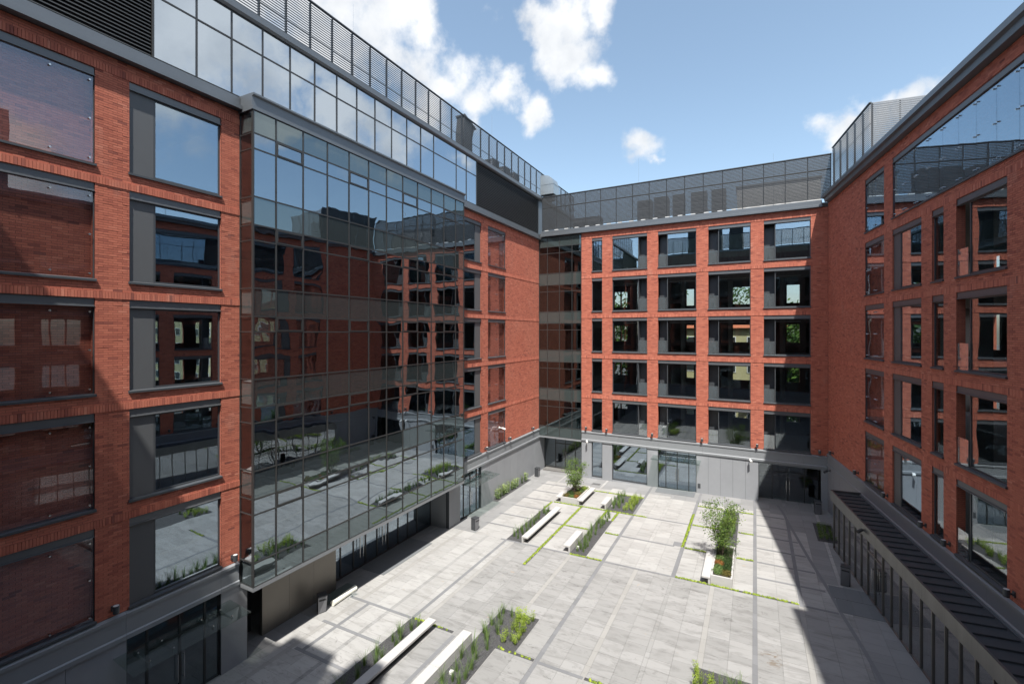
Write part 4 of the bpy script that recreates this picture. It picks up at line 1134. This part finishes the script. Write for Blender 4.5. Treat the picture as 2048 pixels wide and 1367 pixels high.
scatter(24, -9.5, -8.95, 25.6, 30.9, TUFT, 'grass_tuft', 'green grass tuft in the middle gravel bed', T_, 'grass tufts in the middle bed', .7, 1.05)
scatter(4, -9.3, -8.9, 31.2, 32.2, TUFT, 'grass_tuft', 'lone grass tuft between the two short moss joints', T_, 'grass tufts between the moss joints', .7, 1.0, .2)
scatter(12, -9.5, -8.7, 33.3, 36.2, TUFT, 'grass_tuft', 'grass tuft in the far bed beside the lime plants', T_, 'grass tufts in the far bed', .85, 1.2)
scatter(30, -8.45, -7.85, 33.2, 36.3, LIME, 'lime_shrub', 'lime green leafy plant in the far bed', L_, 'lime plants in the far bed', .7, .95, .2)
scatter(28, -10.45, -9.6, 11.2, 18.6, TUFT, 'grass_tuft', 'tall grass tuft in the foreground gravel bed', T_, 'grass tufts in the foreground bed', .8, 1.25, .33)
scatter(16, -9.5, -8.78, 16.7, 18.65, LIME, 'lime_shrub', 'lime green leafy plant at the wide end of the foreground bed', L_, 'lime plants in the foreground bed', .85, 1.25, .24)
scatter(13, -13.7, -13.05, 11.2, 16.1, TUFT, 'grass_tuft', 'grass tuft in the bed left of the near long bench', T_, 'grass tufts left of the near bench', .8, 1.2, .3)
scatter(9, -1.95, -1.25, 17.0, 18.6, LIME, 'lime_shrub', 'lime green plant at the bottom edge of the picture', L_, 'lime plants at the bottom edge', .75, 1.1, .25)
scatter(5, -1.1, -.3, 17.2, 18.5, TUFT, 'grass_tuft', 'grass tuft at the bottom edge right of lime plants', T_, 'grass tufts at the bottom edge', .9, 1.2, .25)
scatter(18, -1.85, -1.1, 29.8, 36.2, TUFT, 'grass_tuft', 'grass tuft in the bed behind the right planter', T_, 'grass tufts behind the right planter', .8, 1.15, .3)
scatter(10, -1.8, -1.1, 33.0, 36.2, LIME, 'lime_shrub', 'light green plant in the bed behind the right planter', L_, 'light plants behind the right planter', .8, 1.2, .3)
for i in range(3):
    for j in range(8): put('low_shrub', LOW[(i+j) % 2], 3.68+.27*i+.01*j, 33.95+.33*j, gz(3.8)+.045, rs.uniform(.9, 1.2), 'low green plant by the pavilion, '+('left', 'middle', 'right')[i]+' row, '+ORD[j]+' nearest', L_, 'low plants by the pavilion')
for k, y in enumerate((31.25, 31.8, 32.25, 32.7, 33.15, 33.7, 34.15, 34.7, 35.6, 36.3)):
    put('climber', IVY[k % 3], -17.98, y, gz(-18)+.04, rs.uniform(.95, 1.35), 'young climbing plant at the foot of the left wall, '+ORD[k]+' nearest', 'climber', 'climbers along the left wall')
# shrubs in the planters
def shrub(x, y, r0, mat, label, seed, n=420, ls=.045):
    o = link(bpy.data.objects.new('shrub', ball(seed, r0*1.22, n*2, ls, mat))); o.location = (x, y, gz(x)+.41); tag(o, label, 'shrub', 'shrubs in the planters')
for i, (x, y, r0, mat, lab) in enumerate([
    (-1.68, 26.0, .24, 'leaf_grass', 'green shrub at the near left corner of the right planter'), (-1.28, 25.95, .24, 'leaf_olive', 'olive brown shrub at the near right corner of the right planter'),
    (-1.68, 26.5, .22, 'leaf_grass', 'second green shrub on the left of the right planter'), (-1.28, 26.5, .24, 'leaf_dark', 'dark shrub beside the olive one in the right planter'),
    (-1.7, 26.95, .24, 'leaf_rust', 'rust orange shrub in the right planter'), (-1.28, 27.05, .24, 'leaf_dark', 'dark shrub right of the rust one in the right planter'),
    (-1.66, 27.5, .26, 'leaf_grass', 'green shrub just beyond the rust one in the right planter'), (-1.27, 27.6, .25, 'leaf_dark', 'dark shrub at the right edge below the planter tree'),
    (-1.65, 28.3, .36, 'leaf_dark', 'large dark shrub under the tree at the left of the right planter'), (-1.25, 28.6, .36, 'leaf_dark', 'large dark shrub at the far end of the right planter'),
    (-12.95, 33.25, .28, 'leaf_olive', 'olive shrub at the near left corner of the left planter'), (-12.5, 33.2, .22, 'leaf_grass', 'green shrub at the front of the left planter'),
    (-12.15, 33.35, .2, 'leaf_rust', 'small rust shrub at the front right of the left planter'), (-12.2, 33.95, .28, 'leaf_olive', 'olive shrub behind the rust one in the left planter'),
    (-12.8, 33.9, .3, 'leaf_dark', 'dark shrub in the middle of the left planter'), (-12.3, 34.6, .3, 'leaf_grass', 'green shrub behind the tree in the left planter'), (-12.2, 35.4, .3, 'leaf_lime', 'lime shrub at the far end of the left planter')]):
    shrub(x, y, r0, mat, lab, 100+i)

def small_tree(x, y, z, h, spread, label, seed, n_leaf=1500, ls=.05, mat='leaf_tree', trunk_r=.022, stems=5, name='tree', low=.3, group=None):
    r = random.Random(seed); ro = root(name, (x, y, z), label, 'tree', group); tm = MB(); tips = []
    base = Vector((x, y, z))
    for k in range(stems):
        th = 6.28*k/stems+r.uniform(-.5, .5); p = base+Vector((math.cos(th), math.sin(th), 0))*trunk_r*1.5; seg = 7; rad = trunk_r*r.uniform(.7, 1.1)
        out = Vector((math.cos(th), math.sin(th), 0))*spread*r.uniform(.4, 1); top = base+out+Vector((0, 0, h*r.uniform(.75, 1)))
        prev = p
        for s in range(1, seg+1):
            f = s/seg; q = p.lerp(top, f)+Vector((r.gauss(0, .03*h), r.gauss(0, .03*h), 0))*.5; q.x = p.x+(top.x-p.x)*f**1.4+r.gauss(0, .012*h); q.y = p.y+(top.y-p.y)*f**1.4+r.gauss(0, .012*h)
            tm.tube(prev, q, rad*(1-.8*(f-1/seg)), rad*(1-.8*f), 6, False)
            if f > low:
                for b in range(3):
                    th2 = r.uniform(0, 6.28); L = spread*r.uniform(.25, .75)*(1.15-.6*f); e = q+Vector((math.cos(th2)*L, math.sin(th2)*L, L*r.uniform(.1, .9)))
                    tm.tube(q, e, rad*.35*(1-.6*f), rad*.1, 4, False); tips += [(q.lerp(e, g), L) for g in (.4, .6, .8, .95, 1.0)]
            prev = q
    tm.build('trunk', 'bark', ro)
    m = MB()
    for k in range(n_leaf):
        c, L = r.choice(tips); c = c+Vector((r.gauss(0, 1), r.gauss(0, 1), r.gauss(0, 1)))*ls*1.6
        nn = Vector((r.gauss(0, 1), r.gauss(0, 1), r.gauss(.4, 1))).normalized(); u = nn.orthogonal().normalized(); v = nn.cross(u); s = ls*r.uniform(.6, 1.25); m.tone = r.random()
        m.face([c-u*s*.6, c+v*s*.34, c+u*s*.7, c-v*s*.34])
    m.build('crown', mat, ro); return ro
small_tree(-12.6, 34.2, gz(-12)+.4, 2.4, .85, 'small airy tree with several stems in the left planter', 5, 2900, .08, low=.2)
small_tree(-1.6, 28.0, gz(-1.5)+.4, 3.0, 1.05, 'taller airy tree with several stems in the right planter', 9, 4200, .075, low=.18, stems=7)

# ================================================================== ROOF PLANT
def hvac(x, y, z, w, d, h, label, mat='hvac_dark', fans=1):
    r = root('air_conditioner', (x, y, z), label, 'air conditioner', 'rooftop air conditioners')
    MB().box(P, x-w/2, x+w/2, y-d/2, y+d/2, z+.25, z+h).build('casing', mat, r, bevel=.02)
    for sx in (-1, 1):
        MB().box(P, x+sx*(w/2-.12)-.05, x+sx*(w/2-.12)+.05, y-d/2, y+d/2, z, z+.249).build('foot', 'hvac_light', r)
    for k in range(fans if h > 3 else 0):
        fx = x-w/2+w*(k+.5)/fans; MB().tube((fx, y, z+h), (fx, y, z+h+.14), w/fans*.4, w/fans*.4, 16).build('fan_cowl', 'hvac_dark', r)
    g = MB()
    for k in range(7): g.box(P, x-w/2+.06, x+w/2-.06, y-d/2-.02, y-d/2-.002, z+.4+k*(h-.6)/7, z+.4+k*(h-.6)/7+.06)
    g.build('grille', 'blade_metal', r, kind='stuff')
for i, (x, w_, h_, lab) in enumerate(((-8.75, 1.25, 2.35, 'leftmost tall dark air conditioner behind the far roof screen'), (-7.3, 1.2, 2.5, 'second tall dark air conditioner from the left on the far roof'),
        (-5.85, .95, 2.5, 'narrow middle air conditioner on the far roof'), (-4.2, 1.25, 2.55, 'fourth air conditioner from the left on the far roof'), (-2.65, 1.1, 2.5, 'rightmost of the tall air conditioners on the far roof'))):
    hvac(x, 42.2, 22.4, w_, 1.0, h_, lab)
hvac(-14.2, 42.3, 22.4, 2.6, 1.4, 1.5, 'wide low unit at the left end of the far roof', 'hvac_dark', 2)
ph = root('roof_cabin', (1.5, 44.5, 22.4), 'pale plant room behind the right half of the far roof screen', 'plant room')
one(P, -1.3, 4.6, 43, 46.5, 22.38, 25.1, 'cabin_wall', 'hvac_light', ph); one(P, -1.4, 4.7, 42.9, 46.6, 25.102, 25.25, 'cabin_roof', 'blade_metal', ph)
for i, (u_, lab) in enumerate(((2.0, 'dark unit behind the right roof screen near the corner'), (4.0, 'second dark unit behind the right roof screen'), (5.8, 'third dark unit behind the right roof screen'))):
    p = FR(u_, -2.6, 22.5); hvac(p[0], p[1], 22.6, 1.0, .9, 2.4, lab)
# galvanised duct elbow at the roof corner and tilted exhaust hood
du = root('duct', (-17.9, 41.2, 26.0), 'shiny galvanised duct elbow on the roof at the far left corner', 'duct')
m = MB(); pr = [(-18.5, 26.35), (-17.1, 26.35), (-17.1, 27.3), (-17.25, 27.8), (-17.6, 28.1), (-18.05, 28.22), (-18.5, 28.25)]
i = len(m.v); m.v += [(x, 40.6, z) for x, z in pr]+[(x, 41.9, z) for x, z in pr]; n = len(pr)
m.f += [tuple(range(n)), tuple(reversed(range(n, 2*n)))]+[(k, n+k, n+(k+1) % n, (k+1) % n) for k in range(n)]
m.build('elbow', 'galvanised', du); MB().box(P, -18.52, -17.08, 40.58, 41.92, 27.28, 27.34).build('flange', 'galvanised', du); MB().box(P, -18.3, -17.4, 40.9, 41.6, 25.9, 26.349).build('stand', 'dark_metal', du)
hd = root('exhaust_hood', (-20.6, 30, 26.3), 'dark tilted exhaust hood rising above the left roof screen', 'exhaust hood')
m = MB(); m.prism(P, -20.6, -19.9, [(29.3, 26.3), (30.6, 26.3), (30.6, 28.4), (30.9, 29.3), (29.5, 29.75), (29.3, 28.4)]); m.build('hood_body', 'hvac_dark', hd); MB().prism(P, -20.7, -19.8, [(29.4, 29.78), (31.05, 29.25), (31.05, 29.33), (29.4, 29.87)]).build('hood_lid', 'dark_metal', hd)
for i, (y_, lab) in enumerate(((34.5, 'dark unit on the left roof before the far corner'), (36.6, 'second dark unit on the left roof near the far corner'), (38.4, 'last dark unit on the left roof beside the duct'))): hvac(-20.4, y_, 26.3, .9, 1.1, 1.7, lab)

# ================================================================== BEYOND THE WINGS (seen through windows and in reflections)
def block(x0, x1, y0, y1, z1, mat, label, face, nx, nz, z0=1.0, roof='asphalt', name='apartment_building', hip=0):
    r = root(name, ((x0+x1)/2, (y0+y1)/2, -.6), label, 'building'); one(P, x0, x1, y0, y1, -.6, z1, 'wall', mat, r)
    if hip:
        m = MB(); xm = (x0+x1)/2; m.v = [(x0-.5, y0-.5, z1+.01), (x1+.5, y0-.5, z1+.01), (x1+.5, y1+.5, z1+.01), (x0-.5, y1+.5, z1+.01), (x0+hip, (y0+y1)/2, z1+hip*.8), (x1-hip, (y0+y1)/2, z1+hip*.8)]
        m.f = [(0, 1, 5, 4), (2, 3, 4, 5), (1, 2, 5), (3, 0, 4), (3, 2, 1, 0)]; m.build('roof', roof, r)
    else: one(P, x0-.3, x1+.3, y0-.3, y1+.3, z1+.001, z1+.4, 'roof', roof, r)
    L = (y1-y0) if face == 'x' else (x1-x0)
    for i in range(nx):
        for j in range(nz):
            c = L*(i+.5)/nx; zz = z0+(z1-z0)*(j+.15)/nz; hh = (z1-z0)/nz*.5; ww = min(1.6, L/nx*.5)
            if face == 'x': f = one(P, x0-.06, x0+.02, y0+c-ww/2, y0+c+ww/2, zz, zz+hh, 'window', 'white_paint', r); one(P, x0-.075, x0-.062, y0+c-ww/2+.1, y0+c+ww/2-.1, zz+.1, zz+hh-.1, 'pane', 'glass_spandrel', f)
            else: f = one(P, x0+c-ww/2, x0+c+ww/2, y0-.06, y0+.02, zz, zz+hh, 'window', 'white_paint', r); one(P, x0+c-ww/2+.1, x0+c+ww/2-.1, y0-.075, y0-.062, zz+.1, zz+hh-.1, 'pane', 'glass_spandrel', f)
block(22, 84, 47, 59, 17.5, 'render_cream', 'cream apartment block beyond the right wing, seen in the glass', 'y', 18, 6)
block(-9, 3.5, 66, 78, 13.5, 'render_cream', 'cream house with orange tiled roof seen through the far windows', 'y', 5, 4, roof='roof_tile', name='house', hip=4)
for i, (x_, y_, h_, sp) in enumerate(((-19, 60, 18, 4.6), (-13.5, 63, 19, 4.8), (4.8, 60, 18, 4.5), (11, 64, 19, 5), (-2.5, 84, 23, 6))):
    small_tree(x_, y_, -.6, h_, sp, ['broad green tree seen through the far left windows', 'second green tree beside the cream house', 'green tree seen through the far right windows', 'farther tree at the right behind the far wing', 'tall tree behind the cream house'][i], 200+i, 5200, .5, 'leaf_far', .16, 5, low=.2, group='trees beyond the far wing')
